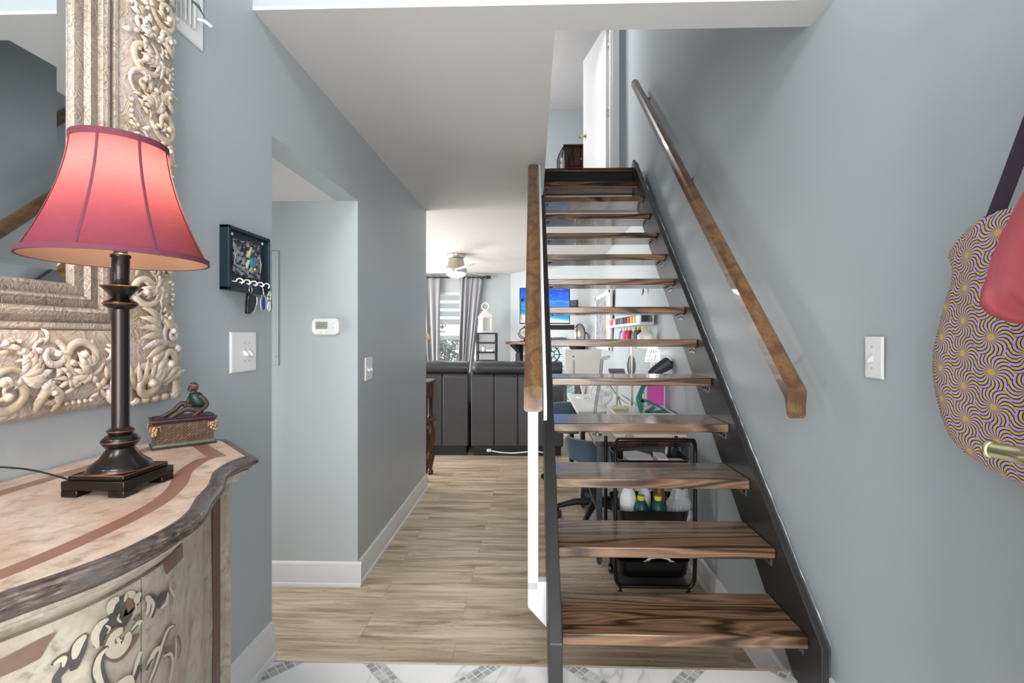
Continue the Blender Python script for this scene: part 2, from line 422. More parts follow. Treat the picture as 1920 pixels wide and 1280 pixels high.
# living room window and what stands outside it
mb = MB()
for x in (wx0, wx1-.05): mb.b2((x, FY+.02, wz0), (x+.05, FY+.09, wz1))
mb.b2((wx0, FY+.02, wz0), (wx1, FY+.09, wz0+.05)); mb.b2((wx0, FY+.02, wz1-.05), (wx1, FY+.09, wz1)); mb.b2((wx0, FY+.02, 1.25), (wx1, FY+.09, 1.28))
win = struct('window_1', mb, M['trim'], bevel=.004)
t = NT('window_glass'); g = t.n('ShaderNodeBsdfGlossy'); tr = t.n('ShaderNodeBsdfTransparent'); mxn = t.n('ShaderNodeMixShader')
g.inputs['Roughness'].default_value = .02; mxn.inputs[0].default_value = .05
t.l(tr.outputs[0], mxn.inputs[1]); t.l(g.outputs[0], mxn.inputs[2]); t.l(mxn.outputs[0], t.t.nodes['Material Output'].inputs[0])
M['glass'] = t.m
mb = MB(); mb.b2((wx0+.04, FY+.05, wz0+.04), (wx1-.04, FY+.056, wz1-.04)); mb.build('pane', M['glass'], win)
# ------------------------------------------------------------ open stair
RUN, RISE, SX0, SX1 = .212, .1955, .095, .914
st = thing('staircase', (.5, 1.6, 0), 'open-riser staircase with dark oak treads between black side boards', 'staircase')
def stringer(xa, xb):
    y_a = 1.512; sl = RISE/RUN
    yt = 1.58+13*RUN+.02; top = lambda y: .205+sl*(y-1.512); bot = lambda y: max(sl*(y-1.672), 0)
    pr = [(y_a, 0), (1.672, 0), (yt+.05, bot(yt+.05)), (yt+.05, top(yt)-.06), (yt-.02, top(yt-.02)), (y_a, .205)]
    mb = MB(); mb.extr([V((xa, y, z)) for y, z in pr], (xb-xa, 0, 0)); return mb
s = stringer(.050, SX0)
s1 = s.build('side_board', M['black'], st, smooth=0, bevel=.003)
s2 = stringer(SX1, SX1+.024).build('side_board', M['black'], st, smooth=0, bevel=.003)
# worn cap strip and plaster edge against the wall
mb = MB(); sl = RISE/RUN; yt = 1.58+13*RUN
pr = [(1.535, 0), (1.60, 0), (yt, .205+sl*(yt-1.535)-.10), (yt, .205+sl*(yt-1.535)+.0), (1.535, .19)]
mb.extr([V((SX1+.0265, y, z)) for y, z in pr], (.0175, 0, 0)); mb.build('wall_strip', M['black_edge'], st, smooth=0, bevel=.002)
M['caulk'] = simple('ragged_white_filler', 'd9dad8', .8, var=.1, vs=80)
rc = random.Random(5); pts_ = []; rr_ = []
for k in range(120):
    yy = 1.53+k*(yt-1.56)/119; pts_.append((.9575+rc.uniform(-.0010, .0015), yy, .198+sl*(yy-1.535)+rc.uniform(-.004, .005))); rr_.append(rc.choice([.0006, .0012, .0025, .0035]))
mb = MB(); mb.tube(pts_, rr_, 5); mb.build('filler_line', M['caulk'], st, smooth=0)
for i in range(13):
    y = 1.58+i*RUN; z = .198+i*RISE
    mb = MB(); mb.b2((SX0+.001, y, z-.040), (SX1-.001, y+.266, z))
    mb.build('tread', M['tread'], st, smooth=30, bevel=.004)
    for sx, x in ((1, SX0), (-1, SX1)):
        mb = MB()
        mb.b2((x+sx*.0005, y+.03, z-.078), (x+sx*.004, y+.125, z-.0405), m=0)
        mb.b2((x+sx*.0005, y+.03, z-.0445), (x+sx*.038, y+.125, z-.0405), m=0)
        for k in range(3):
            mb.lathe([(.0052, 0), (.0052, .003), (.002, .0045)], (x+sx*.004, y+.045+k*.032, z-.062+.004*(k % 2)), 8, frame_to((sx, 0, 0)), m=1)
            mb.lathe([(.0052, 0), (.0052, .003), (.002, .0045)], (x+sx*.024, y+.045+k*.032, z-.0445), 8, frame_to((0, 0, -1)), m=1)
        mb.build('bracket', [M['steel_grey'], M['screw']], st, smooth=30)
y = 1.58+13*RUN; z = .198+13*RISE
mb = MB(); mb.b2((SX0-.014, y, z-.034), (SX1+.03, y+.124, z+.0005)); mb.build('landing_nosing', M['tread'], st, bevel=.004)
mb = MB(); mb.b2((SX0-.014, y+.02, z-.24), (SX1+.03, y+.045, z-.036)); mb.build('riser_board', M['black_m'], st, smooth=0)

# ------------------------------------------------------------ handrails
def rail_prof(wd, ht):
    return [(-wd/2, -ht*.35), (-wd/2+.008, -ht/2), (wd/2-.008, -ht/2), (wd/2, -ht*.35), (wd/2, ht*.25), (wd/2-.012, ht/2-.003), (wd*.1, ht/2), (-wd*.1, ht/2), (-wd/2+.012, ht/2-.003), (-wd/2, ht*.25)]
def rail(name, x, ya, za, yb, wd, ht, parent, drop=.03, xb=None):
    xb = x if xb is None else xb
    sl_ = RISE/RUN; zb = za+sl_*(yb-ya); t = V((0, yb-ya, zb-za)).normalized(); up = V((0, -t.z, t.y))
    rings = []
    a, b = V((x, ya, za)), V((x, yb, zb))
    low = [V((x+p, ya-.004, za-drop+(q-ht/2)*.9-.0)) for p, q in rail_prof(wd, ht)]
    rings = [[V((v.x, v.y, v.z)) for v in low], [a+V((p, 0, 0))+up*q for p, q in rail_prof(wd, ht)], [b+V((p+xb-x, 0, 0))+up*q for p, q in rail_prof(wd, ht)]]
    mb = MB(); mb.loft(rings); return mb.build(name, M['rail'], parent, smooth=25)
hr = thing('handrail', (.885, 2.9, 1.7), 'long brown oak handrail fixed along the grey wall on the right of the stairs', 'handrail')
rail('rail', .882, 1.60, 1.005, 4.30, .062, .060, hr, xb=.925)
for yy in (1.80, 3.0, 4.22):
    xc = .882+.043*(yy-1.6)/2.7; zz = 1.005+sl*(yy-1.6)-.030; mb = MB()
    xw = xr(zz)-.001
    mb.tube(curve3([(xc, yy, zz-.004), (xc+.012, yy, zz-.018), (xw-.03, yy, zz-.065), (xw-.004, yy, zz-.085)]), .0055, 8)
    mb.lathe([(.018, 0), (.018, .003), (.008, .008)], (xw, yy, zz-.085), 14, frame_to((-1, 0, 0)))
    mb.box((xc, yy, zz-.001), (.026, .05, .004)); mb.build('wall_bracket', M['steel_grey'], hr)
hl = thing('handrail', (0, 1.7, 0), 'brown oak handrail on a white post at the open left side of the stairs', 'handrail')
rail('rail', .0, 1.71, .995, 3.16, .068, .060, hl, .02)
mb = MB(); x0_, x1_ = -.020, .018
mb.b2((x0_, 1.712, .208), (x1_, 1.75, .975))
mb.loft([[V((x0_, y_, .208)), V((x0_, y_, .30)), V((.0485, y_, .30)), V((.0485, y_, .135))] for y_ in (1.712, 1.75)])
mb.build('post', M['trim'], hl, smooth=0, bevel=.002)
mb = MB(); rings = []
for y_ in (1.66, 3.20):
    zz = .995+sl*(y_-1.71)
    rings.append([V((.037, y_, zz-.05)), V((.048, y_, zz-.05)), V((.048, y_, zz+.02)), V((.037, y_, zz+.02))])
mb.loft(rings); mb.build('fascia_strip', M['trim'], hl, smooth=0)

# ------------------------------------------------------------ console cabinet
WX = XL+.005; CY = .62
K0 = [(0, .465), (.05, .461), (.09, .448), (.145, .420), (.212, .393), (.288, .350), (.346, .334), (.388, .333), (.410, .339)]
K1 = [(0, .397), (.06, .395), (.13, .383), (.212, .349), (.295, .300), (.36, .278), (.392, .275), (.412, .290)]
K2 = [(0, .367), (.06, .3655), (.124, .355), (.197, .326), (.277, .277), (.35, .250), (.383, .244), (.402, .252)]
def half(keys, side, back):
    tip = keys[-1][0]; pts = [(tip*i/22, spline(keys, tip*i/22)) for i in range(23)]
    a = pts[-1]
    for k in range(1, 5): pts.append((a[0]+(side[0]-a[0])*k/4, a[1]+(side[1]-a[1])*k/4))
    for k in range(1, 4): pts.append((side[0], side[1]+(back-side[1])*k/3))
    return pts
def full(keys, side, back):
    h = half(keys, side, back); return [(-a, b) for a, b in h[:0:-1]]+h
O0 = full(K0, (.574, .169), 0.0); O1 = full(K1, (.526, .163), .05); O2 = full(K2, (.496, .150), .08)
def off(poly, d):
    n = len(poly); out = []
    for i in range(n):
        a = poly[max(i-1, 0)]; b = poly[min(i+1, n-1)]
        t = V((b[0]-a[0], b[1]-a[1])).normalized(); nn = V((-t.y, t.x))
        p = V((poly[i][0], poly[i][1]))+nn*d; out.append((p.x, p.y if 0 < i < n-1 else poly[i][1]))
    for i in (1, 2, 3): pass
    return [(a, max(b, 0)) for a, b in out]
C3 = lambda p, z: V((WX+p[1], CY+p[0], z))
def m_cream(name, base, dk, sc1, pink=None):
    t = NT(name); n = t.noise(t.co(), sc1, 9, .65, .4); n2 = t.noise(t.co(), sc1*.35, 5)
    c = t.ramp(n, [(.34, hexc(dk)), (.47, hexc(base)), (.62, tuple(min(1, x*1.22) for x in hexc(base)[:3])+(1,))])
    if pink: c = t.mix(t.ramp(n2, [(.4, W4(0)), (.62, W4(1))]), c, t.mix(.6, c, hexc(pink)))
    n3 = t.noise(t.map((3, 3, 14)), sc1*1.6, 8, .7)
    c = t.mix(.5, c, t.ramp(n3, [(.32, W4(.62)), (.45, W4(1))]), 'MULTIPLY')
    t.col(c); t.set(Roughness=.32); t.bump(n, .2, .001); return t.m
M['top_cream'] = m_cream('aged_cream_stone_paint', 'c2b0a0', '9b8573', 30, 'ba937d')
M['body_cream'] = m_cream('aged_ivory_body_paint', 'a0988a', '776d5e', 42, '968478')
M['band'] = simple('brown_painted_band', '8a6454', .35, var=.2, vs=40, bump=.1)
M['band_dk'] = simple('dark_brown_painted_band', '5f4640', .4, var=.25, vs=40, bump=.1)
def m_edge():
    t = NT('worn_bronze_edge_paint'); n = t.noise(t.map((6, 6, 40)), 9, 8, .7, .5); n2 = t.noise(t.co(), 7, 4)
    c = t.ramp(n, [(.32, hexc('1f1d1f')), (.47, hexc('4e3f3a')), (.58, hexc('6f625c')), (.70, hexc('a8958a'))])
    c = t.mix(t.ramp(n2, [(.45, W4(0)), (.6, W4(.75))]), c, hexc('5f5c5c'))
    t.col(c); t.set(Roughness=.3, Metallic=.25); t.bump(n, .3, .0015); return t.m
M['edge'] = m_edge()
cab = thing('console_cabinet', (WX, CY, 0), 'cream and brown hand-painted bow-front cabinet against the left wall', 'cabinet')
ZT = .930
mb = MB(); n0 = len(O0)
inn = off(O0, -.004)
rings = [(inn, 0), (O1, 1), (O2, 0)]
vs = []; 
for poly, _ in rings: vs += [C3(p, ZT) for p in poly]
vs += [C3(p, ZT-.02) for p in inn]
fs = []; ms = []
for k, m_ in ((0, 0), (1, 1)):
    for i in range(n0-1): fs.append((k*n0+i, k*n0+i+1, (k+1)*n0+i+1, (k+1)*n0+i)); ms.append(m_)
    fs.append((k*n0+n0-1, k*n0, (k+1)*n0, (k+1)*n0+n0-1)); ms.append(m_)
fs.append(tuple(2*n0+i for i in range(n0))); ms.append(0)
for i in range(n0-1): fs.append((i, i+1, 3*n0+i+1, 3*n0+i)); ms.append(0)
for f, m_ in zip(fs, ms): mb.add([vs[i] for i in f], [tuple(range(len(f)))], m_)
mb.build('tabletop', [M['top_cream'], M['band']], cab, smooth=0)
prof = [(-.005, -.003), (-.004, .0010), (.000, .0008), (.001, -.0012), (.004, -.0008), (.010, -.0015), (.017, -.005), (.021, -.010), (.021, -.015), (.016, -.0195), (.010, -.021), (.009, -.0235), (.005, -.026), (-.002, -.028)]
mb = MB(); mb.loft([[C3(p, ZT+dz) for p in off(O0, d)] for d, dz in prof], caps=False, closed=False)
mb.build('edge_molding', M['edge'], cab, smooth=60)
prof = [(-.004, -.0275), (.002, -.029), (.002, -.033), (-.004, -.037), (-.010, -.040), (-.010, -.043), (-.016, -.047), (-.018, -.052), (-.026, -.054)]
mb = MB(); mb.loft([[C3(p, ZT+dz) for p in off(O0, d)] for d, dz in prof], caps=False, closed=False)
mb.build('frieze_molding', M['body_cream'], cab, smooth=60)
body = [((1 if a > 0 else -1)*(.30+(abs(a)-.30)*.82) if abs(a) > .30 else a, b) for a, b in off(O0, -.026)]
mb = MB(); mb.loft([[C3(p, z) for p in off(body, d)] for z, d in ((ZT-.052, 0), (.62, .004), (.35, .002), (.16, -.006), (.10, -.004))], caps=True, closed=True)
# brown stripe on each corner stile
mb.build('case', M['body_cream'], cab, smooth=40)
BF = [(a, b) for a, b in K0]
def bd(dy): return spline(K0, min(abs(dy), .41))-.026
def surf(dy, z, o=.0): return V((WX+bd(dy)+o+.004, CY+dy, z))
for s_ in (-1, 1):
    pts = [s_*(.0015+.262*i/18) for i in range(19)]
    mb = MB()
    mb.loft([[V((WX+bd(d)+.0075, CY+d, z)) for d in pts]+[V((WX+bd(d)-.012, CY+d, z)) for d in pts[::-1]] for z in (.17, .30, .45, .60, .75, ZT-.058)])
    nb = len(mb.f)
    # painted scrollwork: stroke keypoints follow the photograph's ornament on the curved door
    def to_s(px, py):
        d = 0
        for _ in range(25):
            p = onX(px, py, WX+bd(d)+.0085); d = .6*d+.4*(p.y-CY)
        return d, onX(px, py, WX+bd(d)+.0085).z
    ord_ = [0]
    def stroke(pts, wd, m_, taper=True):
        q = curve3([V((a, b, 0)) for a, b in [to_s(*p) if s_ > 0 or True else p for p in pts]], 6)
        L = len(q); left = []; right = []; ord_[0] += 1; oo = .0086+.00012*ord_[0]
        for k in range(L):
            t_ = (q[min(k+1, L-1)]-q[max(k-1, 0)]).normalized(); n_ = V((-t_.y, t_.x, 0))
            w_ = wd*(.25+.75*sin(pi*min(max((k+.5)/L, 0), 1))) if taper else wd
            left.append(q[k]+n_*w_/2); right.append(q[k]-n_*w_/2)
        for k in range(L-1):
            vs_ = [left[k], left[k+1], right[k+1], right[k]]
            if s_ > 0 and min(v.x for v in vs_) < .001: continue
            if s_ < 0 and max(v.x for v in vs_) > -.001: continue
            if max(abs(v.x) for v in vs_) > .26: continue
            mb.add([V((WX+bd(v.x)+oo, CY+v.x, v.y)) for v in vs_], [(0, 1, 2, 3)], m_)
    CRM, DRK, BRN = 1, 2, 3
    D = [
     ([(118, 1300), (105, 1275), (122, 1248), (124, 1232), (110, 1235), (96, 1247)], .010, DRK), ([(100, 1246), (110, 1238), (120, 1235), (118, 1250)], .006, CRM),
     ([(163, 1188), (150, 1205), (142, 1230), (138, 1256)], .017, DRK), ([(160, 1190), (146, 1208), (139, 1235)], .010, CRM),
     ([(185, 1212), (192, 1190), (210, 1172), (226, 1155), (238, 1132), (256, 1150), (258, 1172)], .034, DRK),
     ([(240, 1120), (252, 1135), (258, 1160)], .022, BRN), ([(232, 1128), (238, 1114), (250, 1116), (255, 1128)], .008, CRM),
     ([(202, 1160), (186, 1172), (177, 1192), (182, 1214)], .010, CRM), ([(222, 1122), (208, 1132), (206, 1150)], .012, CRM),
     ([(196, 1172), (204, 1178), (198, 1188)], .003, CRM), ([(246, 1150), (253, 1143), (252, 1128)], .0028, CRM), ([(222, 1150), (219, 1160), (226, 1167)], .003, CRM),
     ([(232, 1178), (208, 1188), (204, 1214), (222, 1226), (240, 1210), (258, 1188)], .018, BRN),
     ([(228, 1180), (212, 1192), (210, 1212), (224, 1216), (236, 1200), (236, 1186)], .020, CRM),
     ([(244, 1184), (262, 1164), (274, 1178), (270, 1212), (258, 1246), (244, 1290), (240, 1330)], .013, DRK),
     ([(243, 1182), (258, 1166), (267, 1180), (264, 1210), (253, 1246), (240, 1290)], .008, CRM),
     ([(200, 1212), (186, 1226), (180, 1252), (186, 1276), (200, 1300), (206, 1340)], .014, DRK),
     ([(199, 1214), (184, 1230), (178, 1254), (184, 1276), (196, 1296)], .008, CRM),
     ([(262, 1112), (254, 1120), (256, 1130)], .010, CRM),
     ([(270, 1126), (282, 1120), (288, 1134), (282, 1158)], .010, DRK), ([(266, 1142), (268, 1124), (276, 1124), (274, 1144), (264, 1158)], .008, CRM), ([(280, 1122), (284, 1136), (278, 1156)], .006, CRM),
     ([(312, 1108), (300, 1122), (293, 1140)], .013, DRK), ([(311, 1110), (309, 1128), (298, 1140)], .006, CRM),
     ([(319, 1086), (315, 1100), (320, 1112), (324, 1120), (322, 1142)], .004, CRM),
     ([(325, 1172), (314, 1178), (303, 1205), (290, 1248), (270, 1300)], .010, BRN), ([(323, 1172), (311, 1180), (300, 1207), (287, 1250), (268, 1298)], .006, CRM),
     ([(298, 1212), (284, 1224), (270, 1260), (262, 1300)], .010, CRM), ([(282, 1234), (272, 1252), (264, 1280)], .005, DRK),
     ([(306, 1216), (318, 1218), (320, 1228), (306, 1226)], .010, BRN), ([(302, 1230), (316, 1226), (319, 1246), (312, 1290)], .005, CRM),
     ([(328, 1190), (334, 1208), (330, 1235)], .007, BRN), ([(324, 1196), (326, 1216), (322, 1250)], .005, CRM),
     ([(214, 1282), (236, 1276), (244, 1300)], .012, CRM)]
    for pts_, w_, m_ in D: stroke(pts_, w_, m_)
    def poly(pts, m_):
        ord_[0] += 1; q = [to_s(*p) for p in pts]
        if s_ > 0: q = [p for p in q if p[0] > 0]
        else: q = [p for p in q if p[0] < 0]
        if len(q) > 2: mb.add([V((WX+bd(a)+.009+.00012*ord_[0], CY+a, b)) for a, b in q], [tuple(range(len(q)))], m_)
    tops, bots = (([(305, 1056), (318, 1046), (330, 1034), (343, 1021)], [(312, 1077), (322, 1067), (332, 1057), (343, 1045)]) if s_ > 0 else
                  ([(-40, 1256), (0, 1237), (40, 1216), (78, 1196), (106, 1184)], [(-40, 1288), (0, 1269), (40, 1252), (74, 1234), (88, 1208)]))
    ta, ba = [to_s(*p) for p in tops], [to_s(*p) for p in bots]
    for k in range(len(ta)-1):      # painted band panels with notched ends
        mb.add([V((WX+bd(a)+.0092, CY+a, b)) for a, b in (ta[k], ta[k+1], ba[k+1], ba[k])], [(0, 1, 2, 3)], 3)
    M.setdefault('p_cream', simple('ivory_scroll_paint', 'b3aa98', .35, var=.12, vs=60)); M.setdefault('p_dark', simple('slate_scroll_paint', '464340', .4, var=.3, vs=50))
    M.setdefault('p_brown', simple('umber_scroll_paint', '6a5347', .4, var=.3, vs=50))
    mb.build('door', [M['body_cream'], M['p_cream'], M['p_dark'], M['p_brown']], cab, smooth=35)
    mb = MB(); sp = [s_*(.332+.028*i/5) for i in range(6)]
    mb.loft([[V((WX+bd(d)+.004, CY+d, z)) for d in sp]+[V((WX+bd(d)-.01, CY+d, z)) for d in sp[::-1]] for z in (.17, .5, ZT-.058)])
    mb.build('stile_stripe', M['band_dk'], cab, smooth=40)
    mb = MB(); mb.tube([(WX+.283, CY+s_*.393, .68), (WX+.283, CY+s_*.393, .76)], .004, 8); mb.build('hinge', M['steel'], cab)
mb = MB(); mb.loft([[C3(p, z) for p in off(body, d)] for z, d in ((.10, .002), (.115, .008), (.135, .010), (.15, .006), (.158, -.002))], caps=False, closed=False)
mb.build('base_molding', M['edge'], cab, smooth=60)
for dy, d in ((-.48, .04), (.48, .04), (-.38, .25), (.38, .25)):
    mb = MB(); mb.lathe([(.018, 0), (.030, .012), (.026, .035), (.018, .055), (.030, .085), (.034, .101)], (WX+d, CY+dy, 0), 16); mb.build('foot', M['edge'], cab)

# ------------------------------------------------------------ table lamp
LX, LY = -.73, .812
lamp = thing('table_lamp', (LX, LY, ZT), 'dark bronze column table lamp with a lit red bell shade on the cabinet', 'lamp')
mb = MB(); h_ = .054
mb.b2((LX-h_, LY-h_, ZT+.0115), (LX+h_, LY+h_, ZT+.027))
for a in (-1, 1):
    for b in (-1, 1):
        mb.box((LX+a*(h_-.014), LY+b*(h_-.014), ZT+.0062), (.028, .028, .011))
mb.b2((LX-h_+.006, LY-h_+.006, ZT+.0268), (LX+h_-.006, LY+h_-.006, ZT+.034))
mb.build('base_plate', M['bronze'], lamp, smooth=30, bevel=.0016)
mb = MB(); e_ = h_-.0075
mb.tube([(LX-e_, LY-e_, ZT+.0342), (LX+e_, LY-e_, ZT+.0342), (LX+e_, LY+e_, ZT+.0342), (LX-e_, LY+e_, ZT+.0342)], .0011, 5, loop=True)
mb.build('edge_trim', M['copper_edge'], lamp)
zz = lambda py: 1.2-(py-628)*.829/880
prof = [(.046, ZT+.0335), (.0462, ZT+.038), (.043, ZT+.044), (.030, ZT+.055), (.0205, ZT+.070), (.017, ZT+.085), (.019, zz(840)+.0), (.027, zz(829)), (.0275, zz(823)), (.022, zz(816)), (.0165, zz(813)), (.0195, zz(809)), (.0195, zz(805)), (.014, zz(801)),
        (.0128, zz(799)), (.0128, zz(580)), (.018, zz(578)), (.0245, zz(572)), (.0245, zz(567)), (.018, zz(562)), (.0125, zz(559)), (.016, zz(553)), (.022, zz(545)), (.028, zz(538)), (.0285, zz(536)), (.0135, zz(536.5)), (.0128, zz(535)), (.0128, zz(484)), (.015, zz(482)), (.015, zz(478)), (.010, zz(474)), (.009, zz(455)), (.009, 1.436)]
mb = MB(); mb.lathe(prof, (LX, LY, 0), 36); mb.build('stem', M['bronze'], lamp, smooth=50)
for r_, z_ in ((.0278, zz(826)), (.0288, zz(537)), (.0252, zz(569.5)), (.0200, zz(807)), (.0466, ZT+.036)):
    mb = MB(); mb.tube([(LX+r_*cos(2*pi*i/32), LY+r_*sin(2*pi*i/32), z_) for i in range(32)], .0007, 5, loop=True)
    mb.build('worn_ring', M['copper_edge'], lamp)
t = NT('red_shade_fabric'); tr = t.n('ShaderNodeBsdfTranslucent'); df = t.n('ShaderNodeBsdfDiffuse'); ms_ = t.n('ShaderNodeMixShader')
nn = t.noise(t.map((30, 30, 260)), 3, 6, .7)
t.l(t.mix(nn, hexc('6c3449'), hexc('7e4459')), df.inputs[0]); t.l(t.mix(nn, hexc('c86e78'), hexc('de8c92')), tr.inputs[0])
ms_.inputs[0].default_value = .36; t.l(df.outputs[0], ms_.inputs[1]); t.l(tr.outputs[0], ms_.inputs[2]); t.l(ms_.outputs[0], t.t.nodes['Material Output'].inputs[0])
M['shade'] = t.m
M['shade_trim'] = simple('dark_red_shade_trim', '5f2a3a', .8, var=.1, vs=60, bump=.2)
M['liner'] = simple('cream_shade_liner', 'e6cdb0', .8, var=.04)
zb, zt_ = 1.331, 1.540
def shade_r(t_): return .131+(.068-.131)*(1-(1-t_)**2.0) if False else .068+(.131-.068)*((1-t_)**1.65)
def scal(a): return 1+.0*cos(8*a)
N_ = 64; rings = []
for k in range(19):
    t_ = k/18; r_ = shade_r(t_); rings.append([V((LX+r_*cos(2*pi*i/N_), LY+r_*sin(2*pi*i/N_), zb+(zt_-zb)*t_)) for i in range(N_)])
mb = MB(); mb.loft(rings, caps=False); sh = mb.build('lamp_shade', M['shade'], lamp, smooth=180)
for rr, z_, hh in ((.1318, zb, .009), (.0690, zt_-.010, .011)):
    mb = MB(); mb.loft([[V((LX+(rr+dr)*cos(2*pi*i/N_), LY+(rr+dr)*sin(2*pi*i/N_), z_+dz)) for i in range(N_)] for dr, dz in ((0, 0), (-.0005 if hh < .01 else .0002, hh), (-.003, hh), (-.003, 0))], caps=False, loop=True)
    mb.build('binding', M['shade_trim'], sh, smooth=60)
for q in range(8):
    a = 2*pi*q/8+.30; mb = MB(); rg = []
    for k in range(19):
        t_ = k/18; r_ = shade_r(t_)+.0009; z_ = zb+(zt_-zb)*t_; hw = .0022
        c_ = V((LX+r_*cos(a), LY+r_*sin(a), z_)); s_t = V((-sin(a), cos(a), 0)); n_t = V((cos(a), sin(a), 0))
        rg.append([c_+s_t*hw, c_+n_t*.0008, c_-s_t*hw, c_-n_t*.0012])
    mb.loft(rg); mb.build('seam', M['shade_trim'], sh)
t = NT('cream_liner_cloth'); tr = t.n('ShaderNodeBsdfTranslucent'); df = t.n('ShaderNodeBsdfDiffuse'); ms_ = t.n('ShaderNodeMixShader')
tr.inputs[0].default_value = hexc('f2d6b8'); df.inputs[0].default_value = hexc('b59a80'); ms_.inputs[0].default_value = .5
t.l(df.outputs[0], ms_.inputs[1]); t.l(tr.outputs[0], ms_.inputs[2]); t.l(ms_.outputs[0], t.t.nodes['Material Output'].inputs[0])
mb = MB(); mb.loft([[V((LX+(shade_r(k/18)-.0026)*cos(2*pi*i/N_), LY+(shade_r(k/18)-.0026)*sin(2*pi*i/N_), zb+.001+(zt_-zb-.002)*k/18)) for i in range(N_)] for k in range(19)], caps=False)
mb.build('liner', t.m, sh, smooth=180)
mb = MB()
for a in (0, 2*pi/3, 4*pi/3): mb.tube([(LX, LY, zt_-.012), (LX+.066*cos(a), LY+.066*sin(a), zt_-.005)], .0012, 6)
mb.lathe([(.010, zt_-.016), (.010, zt_-.010), (.004, zt_-.008), (.004, zt_+.004), (.008, zt_+.010), (.003, zt_+.02)], (LX, LY, 0), 12)
mb.build('harp_spider', M['brass'], lamp)
t = NT('warm_bulb'); t.b.inputs['Emission Color'].default_value = (1, .90, .80, 1); t.b.inputs['Emission Strength'].default_value = 68
t.col(W4(.9)); M['bulb'] = t.m
mb = MB(); mb.lathe([(.010, 1.435), (.012, 1.45), (.020, 1.465), (.025, 1.482), (.022, 1.498), (.012, 1.508), (.002, 1.511)], (LX, LY, 0), 20); mb.build('bulb', M['bulb'], lamp)
mb = MB(); mb.tube(curve3([(LX-h_+.002, LY-.03, ZT+.02), (LX-.085, LY-.025, ZT+.026), (LX-.13, LY-.02, ZT+.034), (LX-.18, LY-.01, ZT+.036), (XL+.016, LY, ZT+.030), (XL+.004, LY+.01, ZT-.02), (XL+.003, LY+.01, ZT-.25)], 8), .0017, 8)
mb.build('power_cord', M['black_m'], lamp)

# ------------------------------------------------------------ trinket box with a resting monkey
u_ = V((.73, .683, 0)).normalized(); v_ = V((-u_.y, u_.x, 0))
BO = V((-.888, 1.068, ZT))                     # front left corner of its plinth
bx = thing('trinket_box', BO+u_*.065+v_*.035, 'small woven-pattern bronze box with a seated monkey figure on its lid', 'box')
bp = lambda a, b, c: BO+u_*a+v_*b+V((0, 0, c))
def obox(mb, a0, a1, b0, b1, c0, c1, m=0, ins=0.):
    mb.loft([[bp(a0, b0, c0), bp(a1, b0, c0), bp(a1, b1, c0), bp(a0, b1, c0)], [bp(a0+ins, b0+ins, c1), bp(a1-ins, b0+ins, c1), bp(a1-ins, b1-ins, c1), bp(a0+ins, b1-ins, c1)]], m=m)
M['plum'] = simple('dark_plum_lacquer', '3a1f24', .35, var=.3, vs=80, bump=.2)
t = NT('woven_bronze_relief'); s = t.sep(t.map((1, 1, 1), (0, 0, -atan2(u_.y, u_.x))))
a_ = t.math('MULTIPLY', t.math('ADD', t.math('ADD', s[0], s[1]), s[2]), 105.); b_ = t.math('MULTIPLY', t.math('SUBTRACT', t.math('ADD', s[0], s[1]), s[2]), 105.)
ch = t.n('ShaderNodeTexBrick'); t.l(t.comb(a_, b_), ch.inputs['Vector']); ch.inputs['Scale'].default_value = 1; ch.inputs['Brick Width'].default_value = 1.6; ch.inputs['Row Height'].default_value = .8; ch.inputs['Mortar Size'].default_value = .07
ch.inputs['Color1'].default_value = hexc('75604f'); ch.inputs['Color2'].default_value = hexc('5a4639'); ch.inputs['Mortar'].default_value = hexc('33201b')
t.l(ch.outputs['Color'], t.b.inputs['Base Color']); t.set(Roughness=.4, Metallic=.35); t.bump(ch.outputs['Fac'], -.6, .001); M['weave'] = t.m
L_, W_ = .130, .075
mb = MB(); obox(mb, 0, L_, 0, W_, .0005, .005); mb.build('plinth', M['plum'], bx, smooth=0, bevel=.001)
M['verdigris'] = simple('verdigris_edge', '5b6b58', .5, .3, .3, 120, bump=.4, bs=200)
mb = MB(); obox(mb, .002, L_-.002, .002, W_-.002, .0052, .011, ins=.003); mb.build('leaf_border', M['verdigris'], bx, smooth=0, bevel=.001)
mb = MB(); obox(mb, .006, L_-.006, .006, W_-.006, .0112, .058, ins=-.001); mb.build('body', M['weave'], bx, smooth=0)
mb = MB(); obox(mb, .003, L_-.003, .003, W_-.003, .0585, .064, ins=-.003); obox(mb, -.001, L_+.001, -.001, W_+.001, .0642, .069, ins=.001); obox(mb, .006, L_-.006, .006, W_-.006, .0692, .0715)
mb.build('lid', M['plum'], bx, smooth=0, bevel=.0012)
M['gold_old'] = simple('antique_gold', 'a98a6b', .35, .6, .25, 90)
for (a, b) in ((.008, .003), (L_-.008, .003), (.008, W_-.003), (L_-.008, W_-.003)):
    mb = MB()
    for k in range(9):
        mb.ell(bp(a+random.uniform(-.006, .006), b-(.004 if b < .03 else -.004), .052-.0022*k), (.0042, .0036, .0046), nu=8, nv=6)
    for e in (-1, 1): mb.tube([bp(a, b-.003, .052), bp(a+e*.009, b-.004, .055), bp(a+e*.010, b-.004, .044)], [.002, .003, .002], 6)
    mb.build('tassel', M['gold_old'], bx)
M['monkey'] = simple('grey_brown_fur_cast', '463c35', .5, .25, .35, 160, bump=.6, bs=260, bd=.001)
mp = lambda px, py, b=.036: bp((px-100)*.000138, b, .0715+(668-py)*.000147)
mb = MB()
def limb(pts, rs): mb.tube(curve3(pts, 5), [rs[0]+(rs[-1]-rs[0])*i/(5*(len(pts)-1)) for i in range(5*(len(pts)-1)+1)], 8)
